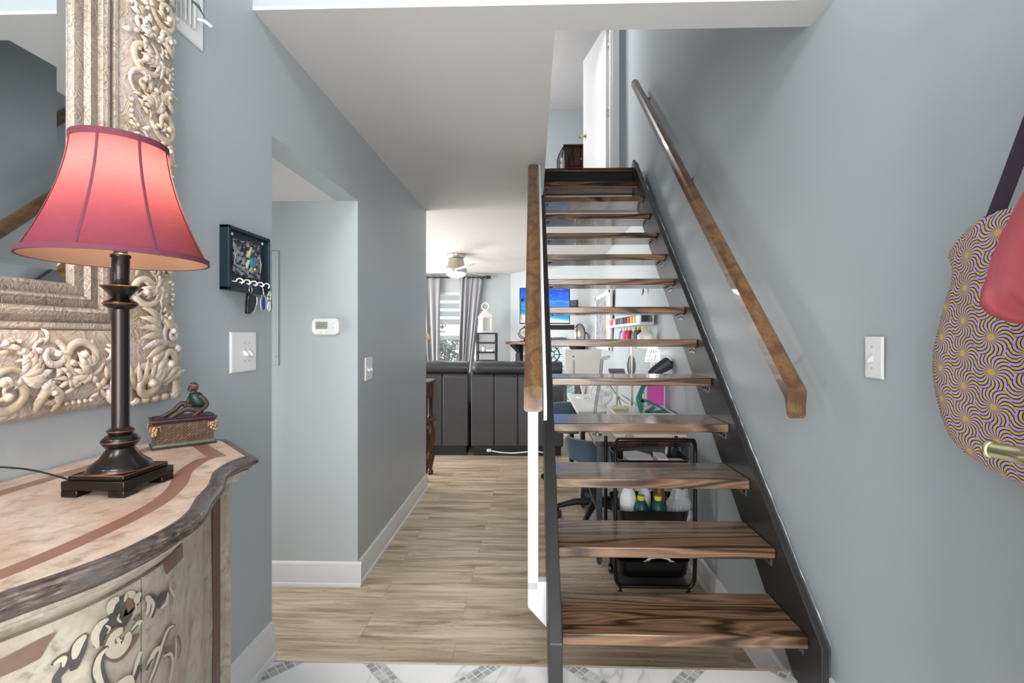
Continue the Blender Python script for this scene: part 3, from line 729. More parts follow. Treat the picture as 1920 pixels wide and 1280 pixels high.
mb.tube(curve3([mp(860, 610), mp(800, 520), mp(755, 420), mp(745, 330), mp(725, 290)], 5), [.012]*6+[.0125]*5+[.0115]*5+[.007]*5, 10)
mb.ell(mp(725, 195), (.0105, .0100, .0115)); mb.ell(mp(668, 255), (.0065, .0055, .0050))
mb.ell(mp(690, 215), (.0075, .008, .006))
for e in (-1, 1): mb.ell(mp(760, 205, .036+e*.0105), (.003, .0022, .0042), nu=8, nv=6)
limb([mp(800, 345, .026), mp(880, 430, .022), mp(905, 520, .022), mp(800, 600, .016), mp(680, 690, .012)], [.006, .0045])
limb([mp(700, 345, .048), mp(660, 430, .052), mp(650, 510, .050), mp(580, 520, .046)], [.0055, .0045])
limb([mp(850, 600, .028), mp(720, 575, .024), mp(600, 560, .024), mp(430, 640, .022), mp(370, 690, .022)], [.0085, .0045])
limb([mp(840, 600, .046), mp(680, 530, .050), mp(555, 480, .050), mp(430, 590, .048), mp(260, 668, .044)], [.0085, .0045])
for (a, b, bb) in ((370, 690, .022), (260, 672, .044)):
    for k in range(4): mb.tube([mp(a, b, bb-.003+.002*k), mp(a-110, b+6, bb-.006+.004*k)], [.0026, .0014], 6)
for k in range(4): mb.tube([mp(690, 686, .011+.002*k), mp(630-8*k, 716-6*k, .006+.004*k)], [.002, .0012], 6)
limb([mp(880, 600, .05), mp(940, 540, .058), mp(960, 500, .056)], [.004, .003])
mk = mb.build('monkey_figure', M['monkey'], bx, smooth=180, remesh=.0011)
M['green_vest'] = simple('dark_green_enamel', '223a33', .35, .2, .3, 80)
mb = MB(); rg = []
for k, (px, py, r_) in enumerate(((825, 530, .0142), (795, 460, .0146), (765, 390, .0142), (752, 330, .0128), (742, 305, .0098))):
    c_ = mp(px, py); rg.append([c_+u_*(r_*cos(a))+v_*(r_*sin(a)) for a in [R(-250)+R(320)*i/15 for i in range(16)]])
mb.loft(rg, caps=False, closed=False); o = mb.build('vest', M['green_vest'], mk, smooth=180)
sd = o.modifiers.new('solid', 'SOLIDIFY'); sd.thickness = .0015; sd.offset = 1
mb = MB(); c_ = mp(722, 165); mb.tube([c_+u_*(.0108*cos(a))+v_*(.0104*sin(a))+V((0, 0, -.0015*cos(a))) for a in [2*pi*i/20 for i in range(20)]], .0016, 6, loop=True)
mb.build('headband', M['gold_old'], mk)
mb = MB(); mb.ell(mp(662, 268), (.0050, .0046, .0032), nu=10, nv=8); mb.build('muzzle', simple('pale_muzzle', '9a8a80', .5), mk)
mb = MB()
for e in (-1, 1): mb.ell(mp(676, 208, .036+e*.0042)-u_*.0015, .0016, nu=8, nv=6)
mb.build('eye', M['black_p'], mk)

# ------------------------------------------------------------ ornate wall mirror
MY0, MY1, MZ0, MZ1 = -.02, 1.222, 1.040, 2.50       # outer edges of the frame
FW = .19; GT = .268                                    # carved rim width, total frame width to the glass
mir = thing('wall_mirror', (XL, (MY0+MY1)/2, MZ0), 'large mirror in a carved whitewashed gold frame on the left wall', 'mirror')
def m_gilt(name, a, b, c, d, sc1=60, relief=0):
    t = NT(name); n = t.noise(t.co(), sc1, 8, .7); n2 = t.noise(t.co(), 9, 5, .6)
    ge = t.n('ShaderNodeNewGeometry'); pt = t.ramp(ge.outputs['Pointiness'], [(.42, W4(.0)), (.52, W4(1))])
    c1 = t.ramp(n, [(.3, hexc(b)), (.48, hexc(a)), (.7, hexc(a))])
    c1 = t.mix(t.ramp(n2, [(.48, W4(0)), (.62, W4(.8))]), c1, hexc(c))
    c1 = t.mix(t.ramp(pt, [(0, W4(.7)), (1, W4(0))]), c1, hexc(d))  # crevices tinted darker by pointiness, shade put into the colour
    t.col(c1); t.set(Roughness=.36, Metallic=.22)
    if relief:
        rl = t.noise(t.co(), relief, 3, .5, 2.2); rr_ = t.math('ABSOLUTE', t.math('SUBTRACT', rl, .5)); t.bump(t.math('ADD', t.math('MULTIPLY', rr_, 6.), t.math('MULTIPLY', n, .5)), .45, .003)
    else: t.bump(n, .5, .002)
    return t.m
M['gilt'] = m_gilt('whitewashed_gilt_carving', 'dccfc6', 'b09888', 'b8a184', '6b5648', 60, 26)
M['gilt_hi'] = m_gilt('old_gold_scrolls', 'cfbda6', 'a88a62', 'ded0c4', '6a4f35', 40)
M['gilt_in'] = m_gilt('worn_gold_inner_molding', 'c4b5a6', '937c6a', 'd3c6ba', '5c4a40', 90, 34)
def ringrect(y0, y1, z0, z1, x): return [V((x, y0, z0)), V((x, y1, z0)), V((x, y1, z1)), V((x, y0, z1))]
def mitre(mb, prof, m=0):   # profile of (inset from the outer edge, height off the wall)
    mb.loft([ringrect(MY0+i_, MY1-i_, MZ0+i_, MZ1-i_, XL+h) for i_, h in prof], caps=False, m=m)
mb = MB(); mitre(mb, [(0, .001), (0, .018), (.006, .026), (.014, .030), (.05, .040), (.09, .044), (.13, .040), (.168, .032), (.172, .026), (.172, .001)])
cx = lambda w_: XL+.030+.012*(1-((w_-.09)/.09)**2)
def place(side, s_, w_, h=0.):       # s along the frame, w across from the outer edge
    if side == 'R': return V((cx(w_)+h, MY1-w_, s_))
    if side == 'L': return V((cx(w_)+h, MY0+w_, s_))
    if side == 'T': return V((cx(w_)+h, s_, MZ1-w_))
    return V((cx(w_)+h, s_, MZ0+w_))
mbs = MB()
def scroll(side, s0, w0, r, turns, a0, dirn, th=.0055, tail=None, stretch=1., m=0):
    pts = []; n = int(18*turns)
    for i in range(n+1):
        t_ = i/n; a = a0+dirn*2*pi*turns*t_; rr = r*(1-.82*t_)
        pts.append((s0+rr*cos(a)*stretch, w0+rr*sin(a), .004+.007*t_))
    if tail: pts = [(s0+tail[0]*(1-k/6)+(pts[0][0]-s0)*k/6, w0+tail[1]*(1-k/6)+(pts[0][1]-w0)*k/6+.012*sin(pi*k/6), .002+.002*k/6) for k in range(6)]+pts
    L = len(pts); rad = [th*(.45+.75*sin(pi*min(1, (k+1)/L*1.1))) for k in range(L)]
    mbs.tube([place(side, max(-1, p[0]), min(max(p[1], -.004), .168), p[2]) for p in pts], [q*1.25 for q in rad], 8, m=m, up=(1, 0, 0), flat=.62)
    e = pts[-1]; mbs.ell(place(side, e[0], min(max(e[1], 0), .17), e[2]+.002), th*1.35, nu=10, nv=6, m=m)
def leaf(side, s0, w0, ang, ln, th=.006, bend=.6, m=0):
    pts = []
    for i in range(6):
        t_ = i/5; a = ang+bend*t_; pts.append((s0+ln*t_*cos(a), w0+ln*t_*sin(a), .002+.010*sin(pi*t_*.8)))
    mbs.tube([place(side, p[0], min(max(p[1], -.003), .172), p[2]) for p in pts], [th*1.5*(.12+sin(pi*min(.97, (i+.35)/5.5))) for i in range(6)], 8, m=m, up=(1, 0, 0), flat=.42)
rnd = random.Random(11)
def motif(side, c, flip):
    f = flip
    scroll(side, c, .055 if f > 0 else .115, .048, 1.55, R(20)*f, f, .0062, m=1)
    scroll(side, c+.075, .122 if f > 0 else .05, .034, 1.4, R(160), -f, .005)
    scroll(side, c-.062, .128 if f > 0 else .045, .026, 1.3, R(40), -f, .0045)
    for k in range(7):
        a = R(-60+20*k)+(0 if f > 0 else pi); leaf(side, c+.02, .085, a, .042+.006*(k % 3), .0045, .5*f, k % 2)
    for k in range(6):
        leaf(side, c+.052+.004*k, .045 if f > 0 else .13, R(40+24*k)*f, .032, .0042, -.6*f)
    for k in range(5):
        mbs.ell(place(side, c-.03+.013*k, .148 if f > 0 else .022, .004), (.005, .0052, .0048), nu=8, nv=6, m=k % 2)
    for k in range(26):
        leaf(side, c+rnd.uniform(-.07, .07), rnd.uniform(.022, .150), rnd.uniform(0, 6.28), rnd.uniform(.016, .034), rnd.uniform(.0025, .0045), rnd.uniform(-1, 1), rnd.randint(0, 1))
    for e in (-1, 1):
        leaf(side, c+e*.085, .01, R(90)-e*.5, .06, .006, e*.9, 1)
k = 0; z = MZ0+.27
while z < MZ1-.1: motif('R', z, 1 if k % 2 else -1); motif('L', z, 1 if k % 2 else -1); z += .14; k += 1
y = MY1-.27; k = 0
while y > .06: motif('B', y, 1 if k % 2 else -1); motif('T', y, 1 if k % 2 else -1); y -= .14; k += 1
# large corner shells that bulge over the outer edge
scroll('R', MZ0+.095, .045, .050, 1.7, R(-60), 1, .008, m=1); scroll('B', MY1-.11, .045, .050, 1.7, R(240), -1, .008, m=1)
scroll('R', MZ0+.165, .030, .034, 1.5, R(200), -1, .006); scroll('B', MY1-.185, .030, .034, 1.5, R(-20), 1, .006)
for k in range(9):
    leaf('R', MZ0+.10+.010*k, .035+.004*k, R(120-12*k), .075, .0055, .5, k % 2); leaf('B', MY1-.05-.012*k, .03, R(60+12*k), .07, .005, -.5, k % 2)
for k in range(7): leaf('R', MZ0+.02+.012*k, .02, R(200-10*k), .034, .006, .3, 1)
for k in range(5): mbs.ell(place('R', MZ0+.012+.028*k, .004+.004*(k % 2), .004), (.012, .010, .014), nu=10, nv=7, m=k % 2)
for k in range(5): mbs.ell(place('B', MY1-.012-.03*k, .003, .002), (.011, .014, .010), nu=10, nv=7, m=k % 2)
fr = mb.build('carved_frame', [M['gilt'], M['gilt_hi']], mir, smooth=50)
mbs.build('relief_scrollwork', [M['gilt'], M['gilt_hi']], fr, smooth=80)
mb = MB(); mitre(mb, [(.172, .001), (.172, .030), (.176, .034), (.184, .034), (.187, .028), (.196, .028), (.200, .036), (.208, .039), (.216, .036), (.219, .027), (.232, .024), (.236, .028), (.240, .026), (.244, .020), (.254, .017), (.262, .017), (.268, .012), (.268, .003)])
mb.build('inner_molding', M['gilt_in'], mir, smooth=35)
t = NT('mirror_silver'); t.col(hexc('e8ecee')); t.set(Roughness=.02, Metallic=1.); M['mirror'] = t.m
mb = MB(); gi = .262; mb.loft([ringrect(MY0+gi, MY1-gi, MZ0+gi, MZ1-gi, XL+.0085), ringrect(MY0+gi+.030, MY1-gi-.030, MZ0+gi+.030, MZ1-gi-.030, XL+.0108)], caps=False)
mb.add(ringrect(MY0+gi+.030, MY1-gi-.030, MZ0+gi+.030, MZ1-gi-.030, XL+.0108), [(0, 1, 2, 3)])
mb.add(ringrect(MY0+gi, MY1-gi, MZ0+gi, MZ1-gi, XL+.004), [(0, 1, 2, 3)])
mb.build('mirror_glass', M['mirror'], mir, smooth=0)
# greenery sprig hanging beside the frame
M['leafgreen'] = simple('dark_grey_green_leaf', '3c4a3c', .5, var=.3, vs=30)
sp = thing('greenery_sprig', (XL+.04, MY1+.01, 2.4), 'dark green leaf tips hanging at the right edge of the mirror frame', 'plant')
mb = MB(); mb.tube(curve3([(XL+.03, MY1-.02, 2.51), (XL+.055, MY1+.01, 2.40), (XL+.05, MY1+.022, 2.15)]), .002, 6); mb.build('stem', M['leafgreen'], sp)
for i in range(12):
    z_ = 2.095+.022*i; e = -1 if i % 2 else 1
    b_ = V((XL+.045, MY1+.02, z_+.02)); tip = b_+V((.012+.01*e, .030+.012*e, -.035)); md = (b_+tip)/2+V((.006, 0, .004))
    sd_ = V((0, .004, .006)); mb = MB(); mb.add([b_, md+sd_, tip, md-sd_, md+V((.002, 0, 0))], [(0, 1, 4), (1, 2, 4), (2, 3, 4), (3, 0, 4)])
    mb.build('leaf', M['leafgreen'], sp)

# ------------------------------------------------------------ things on the left wall
vt = thing('wall_vent', (XL, 1.20, 2.05), 'white metal air vent with upright louvres high on the left wall', 'vent')
vy0, vy1, vz0, vz1 = 1.06, 1.362, 2.038, 2.34
mb = MB(); vr_ = lambda q, h: [V((XL+h, vy0+q, vz0+q)), V((XL+h, vy1-q, vz0+q)), V((XL+h, vy1-q, vz1-q)), V((XL+h, vy0+q, vz1-q))]
mb.loft([vr_(0, .0005), vr_(0, .004), vr_(.004, .007), vr_(.034, .007), vr_(.036, .001)], caps=False)
mb.build('face_plate', M['white'], vt, smooth=0)
mb = MB(); n_ = 13
for i in range(n_):
    yy = vy0+.045+(vy1-vy0-.09)*i/(n_-1); mb.box((XL+.0075, yy, (vz0+vz1)/2), (.0016, .023, vz1-vz0-.072), rotm('Z', R(62)))
mb.build('louvres', M['white'], vt)
mb = MB(); mb.tube([(XL+.006, vy1-.030, vz0+.075), (XL+.03, vy1-.026, vz0+.07), (XL+.045, vy1-.02, vz0+.058)], [.005, .005, .004], 8); mb.build('lever', M['white'], vt)
mb = MB(); mb.b2((XL+.0005, vy0+.03, vz0+.03), (XL+.0012, vy1-.03, vz1-.03)); mb.build('duct_opening', M['white'], vt, smooth=0)

M['screwpaint'] = simple('painted_screw', 'b9bab8', .5, var=0)
def switch(label, X, yc, zc, wd, ht, nx, toggles, yoff=0, group=None):
    s_ = thing('light_switch', (X, yc, zc), label, 'light switch', group)
    mb = MB(); mb.loft([[V((X+nx*h, yc-wd/2+i_, zc-ht/2+i_)), V((X+nx*h, yc+wd/2-i_, zc-ht/2+i_)), V((X+nx*h, yc+wd/2-i_, zc+ht/2-i_)), V((X+nx*h, yc-wd/2+i_, zc+ht/2-i_))] for i_, h in ((0, .0004), (0, .0035), (.003, .0062), (.006, .0066))])
    mb.build('plate', M['white'], s_, smooth=0)
    for ty in toggles:
        mb = MB(); c_ = V((X+nx*.0066, yc+ty, zc))
        mb.box(c_+V((nx*.0002, 0, 0)), (.0012, .011, .026)); mb.loft([[c_+V((nx*h, a*w_, b*v+o_)) for a, b in ((-1, -1), (1, -1), (1, 1), (-1, 1))] for h, w_, v, o_ in ((0, .0045, .009, -.002), (.014, .0035, .0045, -.010))])
        mb.build('toggle', M['trim'], s_, bevel=.0006)
        mb = MB()
        for dz in (-.030, .030): mb.lathe([(.003, 0), (.003, .0006), (.001, .001)], c_+V((0, 0, dz)), 10, frame_to((nx, 0, 0)))
        for q in mb.v: pass
        m2 = MB(); m2.lathe([(.003, 0), (.003, .0006), (.001, .001)], c_+V((0, 0, -.030)), 10, frame_to((nx, 0, 0))); m2.build('screw', M['screwpaint'], s_)
        m2 = MB(); m2.lathe([(.003, 0), (.003, .0006), (.001, .001)], c_+V((0, 0, .030)), 10, frame_to((nx, 0, 0))); m2.build('screw', M['screwpaint'], s_)
    return s_
a = onX(430, 661, XL); b = onX(478, 661, XL)
switch('wide white two-toggle light switch plate below the key rack', XL, (a.y+b.y)/2, 1.143, b.y-a.y, .134, 1, (.0, .025))
a = onX(682.5, 697, XL); b = onX(698, 697, XL)
switch('small white light switch on the hall wall past the recess', XL, (a.y+b.y)/2, 1.0, .118, .135, 1, (-.022, .022))
a = onX(1625, 671, .958); b = onX(1658, 671, .958)
switch('single white light switch on the grey wall right of the stairs', .958, (a.y+b.y)/2, 1.137, abs(a.y-b.y), .117, -1, (.004,))

# thermostat on the recess wall
TY = y1_ = 2.597; tc = P(614, 612, TY+.03); tc.y = TY
th = thing('thermostat', tc, 'white thermostat with a grey display on the wall of the recess', 'thermostat')
def rrect(c, w_, h, r, n=6, ax=(1, 0, 0), ay=(0, 0, 1)):
    out = []; ax, ay = V(ax), V(ay)
    for cx_, cy_, a0 in ((w_/2-r, h/2-r, 0), (-w_/2+r, h/2-r, 90), (-w_/2+r, -h/2+r, 180), (w_/2-r, -h/2+r, 270)):
        for i in range(n+1):
            a = R(a0+90*i/n); out.append(V(c)+ax*(cx_+r*cos(a))+ay*(cy_+r*sin(a)))
    return out
mb = MB(); mb.loft([rrect(tc+V((0, -d, 0)), w_, h, .025) for d, w_, h in ((.0005, .150, .090), (.020, .152, .093), (.026, .148, .089), (.028, .140, .082))]); mb.build('housing', M['white'], th, smooth=30)
M['lcd'] = simple('grey_green_display', '9aa090', .3, var=.03)
mb = MB(); mb.box(tc+V((-.020, -.0285, .006)), (.066, .0015, .040)); mb.build('display', M['lcd'], th, smooth=0)
mb = MB()
for q in range(3): mb.box(tc+V((-.030+.012*q, -.0295, .010)), (.008, .0006, .002))
for q in range(5): mb.box(tc+V((-.040+.010*q, -.0295, -.002)), (.007, .0006, .0016))
mb.build('display_marks', M['black_m'], th, smooth=0)
for dx, dz in ((.044, .014), (.044, -.008), (-.024, -.032), (.006, -.032)):
    mb = MB(); mb.ell(tc+V((dx, -.028, dz)), (.006, .002, .005), nu=12, nv=6); mb.build('button', M['trim'], th)
# flush access panel
pa = P(516, 470, TY+.03); pb = P(522, 685, TY+.03)
ap = thing('access_panel', (pa.x-.15, TY, pb.z), 'flush painted access panel with two screws at the left end of the recess wall', 'panel')
mb = MB(); mb.b2((pa.x-.33, TY-.0045, pb.z), (pb.x, TY-.0003, pa.z)); mb.build('cover', M['wall_light'], ap, bevel=.0015)
for zz_ in (481, 668):
    q = P(516.5, zz_, TY+.03); mb = MB(); mb.lathe([(.005, 0), (.005, .002), (.002, .003)], (q.x, TY-.0045, q.z), 10, frame_to((0, -1, 0))); mb.build('screw', M['screwpaint'], ap)

# key rack with turtle mosaic
kr = thing('key_rack', (XL, 1.57, 1.343), 'dark teal framed key rack with a turtle mosaic and five hooks', 'key rack')
M['teal_dk'] = simple('very_dark_teal_paint', '132a33', .35, var=.15, vs=30)
ky0, ky1, kz0, kz1 = 1.440, 1.672, 1.343, 1.546
mb = MB()
for a, b in (((ky0, kz0), (ky1, kz0+.010)), ((ky0, kz1-.010), (ky1, kz1)), ((ky0, kz0), (ky0+.010, kz1)), ((ky1-.010, kz0), (ky1, kz1))):
    mb.b2((XL+.0005, a[0], a[1]), (XL+.030, b[0], b[1]))
mb.build('frame', M['teal_dk'], kr, bevel=.0015)
mb = MB(); mb.b2((XL+.001, ky0+.01, kz0+.01), (XL+.016, ky1-.01, kz1-.01)); mb.build('backing', M['teal_dk'], kr, smooth=0)
t = NT('pebble_mosaic'); vn = t.n('ShaderNodeTexVoronoi'); t.l(t.co(), vn.inputs['Vector']); vn.inputs['Scale'].default_value = 115
bw = t.n('ShaderNodeRGBToBW'); t.l(vn.outputs['Color'], bw.inputs[0])
t.col(t.ramp(bw.outputs[0], [(.2, hexc('16171f')), (.45, hexc('3c4150')), (.6, hexc('74788a')), (.85, hexc('a8abb8'))])); t.set(Roughness=.25); t.bump(vn.outputs['Distance'], -.7, .003); M['pebble'] = t.m
mb = MB(); mb.b2((XL+.016, ky0+.042, kz0+.052), (XL+.022, ky1-.050, kz1-.036)); mb.build('mosaic_panel', M['pebble'], kr, smooth=0)
M['turq'] = simple('turquoise_glass', '2a8ba0', .15, var=.3, vs=60); M['olive'] = simple('pale_olive_glaze', 'b3b07c', .3, var=.25, vs=60)
tc_ = V((XL+.024, 1.563, 1.452))
mb = MB(); mb.ell(tc_+V((0, .010, -.008)), (.006, .017, .020), rotm('X', R(30))); tt = mb.build('turtle_shell', M['turq'], kr)
mb = MB(); mb.ell(tc_+V((0, -.012, .014)), (.005, .007, .008))
for p1, p2 in (((-.012, .008), (.006, .045)), ((-.010, -.002), (-.020, -.030)), ((.022, -.024), (.030, -.034)), ((.004, -.026), (.000, -.038))):
    mb.tube([tc_+V((0, p1[0], p1[1])), tc_+V((.001, (p1[0]+p2[0])/2-.004, (p1[1]+p2[1])/2)), tc_+V((0, p2[0], p2[1]))], [.005, .005, .002], 7)
mb.build('turtle_limbs', M['olive'], tt)
for a, b, l in ((ky0+.040, kz0+.085, 'V'), (ky1-.050, kz0+.075, 'V'), (ky0+.09, kz1-.035, 'H'), (ky0+.10, kz0+.050, 'H')):
    mb = MB(); d_ = V((0, 0, .052)) if l == 'V' else V((0, .05, 0)); mb.tube([V((XL+.022, a, b)), V((XL+.024, a, b))+d_*.5+V((0, .002, .002)), V((XL+.022, a, b))+d_], [.0015, .002, .001], 6); mb.build('gold_line', M['gold_old'], kr)
for yy in (ky0+.035, ky1-.030):
    mb = MB(); mb.ell((XL+.018, yy, kz1-.022), (.003, .005, .005), nu=10, nv=6); mb.build('nail_head', M['white'], kr)
hooks = []
for i in range(5):
    yy = ky0+.045+.038*i; mb = MB(); z_ = kz0+.030; x_ = XL+.0165
    mb.tube([(x_, yy-.008, z_), (x_+.014, yy-.006, z_)]+[(x_+.012+.009*(1-cos(a)), yy-.006+.007*(1-cos(a))*.5, z_+.009*sin(a)) for a in [R(40*k) for k in range(1, 7)]][::1], .0022, 7)
    mb.build('hook', M['chrome'] if False else M['white'], kr); hooks.append(V((x_+.026, yy, z_-.007)))
# hanging keys
kf = thing('key_fob', hooks[1]+V((0, 0, -.10)), 'black glossy key fob with a silver edge hanging from the second hook', 'keys')
h = hooks[1]+V((.004, .004, -.004))
mb = MB(); mb.tube([h+V((0, .008*cos(a), -.012+.012*sin(a))) for a in [2*pi*i/16 for i in range(16)]], .0009, 6, loop=True); mb.build('ring', M['chrome'], kf)
out = [(-.016, -.024), (.024, -.030), (.026, -.052), (.010, -.082), (-.014, -.094), (-.024, -.092), (-.022, -.055)]
mb = MB(); mb.extr([h+V((-.006, a, b)) for a, b in out], (.012, 0, 0)); mb.build('case', M['black_p'], kf, bevel=.003)
mb = MB(); mb.tube([h+V((.004, a*1.06, b-.001)) for a, b in [(.027, -.034), (.027, -.054), (.011, -.084), (-.014, -.097), (-.025, -.094)]], .0016, 6); mb.build('silver_edge', M['chrome'], kf)
kb_ = thing('key_tag', hooks[3]+V((0, 0, -.09)), 'blue oval key tag in a silver ring hanging from the fourth hook', 'keys')
h = hooks[3]+V((.002, .002, -.004))
mb = MB(); mb.tube([h, h+V((.002, .001, -.022))], .0015, 6); mb.tube([h+V((.001, .017*cos(a), -.052+.030*sin(a))) for a in [2*pi*i/24 for i in range(24)]], .0012, 6, loop=True); mb.build('ring', M['chrome'], kb_)
mb = MB(); mb.ell(h+V((.003, 0, -.052)), (.004, .012, .022)); mb.build('tag', simple('cobalt_enamel', '27408f', .2, var=.1), kb_)
ko = thing('bottle_opener', hooks[4]+V((0, 0, -.10)), 'silver and black key and opener hanging from the last hook', 'keys')
h = hooks[4]+V((.006, -.002, -.004))
mb = MB(); mb.extr([h+V((-.003, a, b)) for a, b in ((-.007, -.008), (.006, -.006), (.010, -.020), (.006, -.035), (.008, -.070), (.004, -.080), (-.010, -.080), (-.014, -.068), (-.008, -.035), (-.012, -.020))], (.004, 0, 0)); mb.build('opener', M['chrome'], ko, bevel=.001)
mb = MB(); mb.extr([h+V((-.009, a, b)) for a, b in ((.010, -.030), (.018, -.034), (.022, -.060), (.018, -.078), (.010, -.080), (.007, -.060))], (.006, 0, 0)); mb.build('grip', M['black_p'], ko, bevel=.001)
mb = MB(); mb.tube([h+V((.003, -.010+.010*cos(a), -.034+.010*sin(a))) for a in [2*pi*i/18 for i in range(18)]], .0018, 6, loop=True); mb.build('ring', M['steel'], ko)

# ------------------------------------------------------------ tote bag and pouch hanging on the right wall
XW = .957
t = NT('swirl_print_cotton'); s = t.sep(t.map())
cw, ch_ = .061*2, .0665
def grid(oy, oz):
    a = t.math('DIVIDE', t.math('ADD', s[1], oy), cw); b = t.math('DIVIDE', t.math('ADD', s[2], oz), ch_)
    fa = t.math('MULTIPLY', t.math('SUBTRACT', a, t.math('ROUND', a)), cw); fb = t.math('MULTIPLY', t.math('SUBTRACT', b, t.math('ROUND', b)), ch_)
    return fa, fb, t.math('SQRT', t.math('ADD', t.math('MULTIPLY', fa, fa), t.math('MULTIPLY', fb, fb)))
a1, b1, r1 = grid(.012, .0); a2, b2, r2 = grid(.012+cw/2, ch_/2)
sel = t.math('LESS_THAN', r1, r2); inv = t.math('SUBTRACT', 1.0, sel)
pick = lambda p, q: t.math('ADD', t.math('MULTIPLY', sel, p), t.math('MULTIPLY', inv, q))
fa, fb, rr = pick(a1, a2), pick(b1, b2), pick(r1, r2)
th_ = t.math('ARCTAN2', fb, fa)
sw = t.math('MULTIPLY', t.math('SINE', t.math('MULTIPLY', rr, 80.)), .55)
ph = t.math('FRACT', t.math('ADD', t.math('MULTIPLY', th_, 10/(2*pi)), t.math('ADD', t.math('MULTIPLY', sw, 1.6), 20.)))
cc = t.ramp(ph, [(0, hexc('d6c07c')), (.33, hexc('241820')), (.48, hexc('cdaed2')), (.83, hexc('2a1a40'))], 'CONSTANT')
cc = t.mix(t.math('LESS_THAN', rr, .0062), cc, hexc('dcb65a')); t.col(cc); t.set(Roughness=.85); t.bump(t.noise(t.co(), 700, 2), .2, .0006); M['swirl'] = t.m
M['purple'] = simple('dark_plum_webbing', '3b2c3c', .8, var=.15, vs=60, bump=.3, bs=400)
tb = thing('tote_bag', (XW-.05, .93, .93), 'tote bag with yellow and lilac swirl print hanging on the right wall', 'bag')
left = [(1.433, .905), (1.43, .935), (1.405, .975), (1.375, 1.012), (1.35, 1.000), (1.32, .995), (1.28, 1.008), (1.22, 1.025), (1.165, 1.040), (1.12, 1.043), (1.07, 1.035), (1.02, 1.018), (.992, 1.005), (.965, .975), (.945, .925), (.930, .87), (.925, .80)]
lefts = sorted((1.2+(a-1.2)*1.025, b*1.025+.023) for a, b in left)
zlo, zhi = lefts[0][0], lefts[-1][0]
nz = 40; rings = []
def interp(z_):
    for (a, b), (c, d) in zip(lefts[:-1], lefts[1:]):
        if z_ <= c: return b+(d-b)*(z_-a)/max(c-a, 1e-6)
    return lefts[-1][1]
for k in range(nz+1):
    z_ = zlo+.001+(zhi-zlo-.002)*k/nz; yl = sum(interp(z_+e) for e in (-.008, 0, .008))/3; yr = .60+.02*sin(9*z_)
    ring = []; n_ = 30; fl = .016+.020*sin(pi*min(1, (1.48-z_)/.6))
    for i in range(n_+1):
        a = i/n_; y_ = yr+(yl-yr)*a; e = max(0, 1-abs(2*a-1)**5)
        fold = .004*sin(24*y_+3.0*z_)+.002*sin(47*y_-9*z_)
        ring.append(V((XW-.045-(fl+fold)*e**.5-.001, y_, z_)))
    for i in range(1, n_):
        a = 1-i/n_; e = max(0, 1-abs(2*a-1)**5); ring.append(V((XW-.045+.036*e**.5, yr+(yl-yr)*a, z_)))
    rings.append(ring)
mb = MB(); mb.loft(rings); bag = mb.build('bag_body', M['swirl'], tb, smooth=70)
mb = MB()
def strap(pts, wd, tn=.003):
    q = curve3(pts, 8); rg = []
    for k in range(len(q)):
        t_ = (q[min(k+1, len(q)-1)]-q[max(k-1, 0)]).normalized(); s_ = t_.cross(V((1, 0, 0))).normalized()
        rg.append([q[k]+s_*wd/2, q[k]+s_*wd/2+V((tn, 0, 0)), q[k]-s_*wd/2+V((tn, 0, 0)), q[k]-s_*wd/2])
    mb.loft(rg)
strap([(XW-.066, .935, 1.42), (XW-.062, .905, 1.50), (XW-.050, .868, 1.62), (XW-.045, .825, 1.735)], .034)
strap([(XW-.062, .72, 1.41), (XW-.060, .745, 1.50), (XW-.050, .775, 1.62), (XW-.045, .80, 1.735)], .034)
mb.build('strap', M['purple'], tb, smooth=40)
hk = thing('wall_hook', (XW, .80, 1.70), 'dark metal coat hook on the right wall holding the bags', 'hook')
mb = MB(); mb.box((XW-.004, .80, 1.72), (.006, .03, .07)); mb.build('plate', M['black_m'], hk, bevel=.002)
mb = MB(); mb.tube(curve3([(XW-.006, .80, 1.735), (XW-.05, .80, 1.712), (XW-.085, .80, 1.715), (XW-.095, .80, 1.745)]), .005, 8); mb.build('prong', M['black_m'], hk)
M['coral'] = simple('coral_nylon', 'd6626e', .5, var=.06, bump=.7, bs=14, bd=.012)
pc = thing('drawstring_pouch', (.80, .79, 1.22), 'coral pink nylon pouch hanging in front of the swirl tote bag', 'bag')
rings = []; nn_ = 40
prof = [(1.66, .008), (1.56, .010), (1.50, .016), (1.45, .028), (1.41, .048), (1.37, .068), (1.33, .084), (1.29, .097), (1.265, .099), (1.245, .084), (1.232, .055), (1.226, .02)]
for z_, r_ in prof:
    rings.append([V((.818+r_*.44*cos(a)*(1+.07*sin(7*a+z_*24)+.03*sin(13*a-z_*31)), .762+r_*1.06*sin(a)*(1+.04*sin(9*a+z_*30)+.03*sin(15*a)), z_+.008*sin(5*a)+.004*sin(11*a))) for a in [2*pi*i/nn_ for i in range(nn_)]])
mb = MB(); mb.loft(rings); mb.build('pouch_body', M['coral'], pc, smooth=120)
mb = MB(); mb.tube(curve3([(.825, .757, 1.64), (.85, .78, 1.70), (.866, .80, 1.722)]), .004, 8); mb.build('cord', M['coral'], pc)

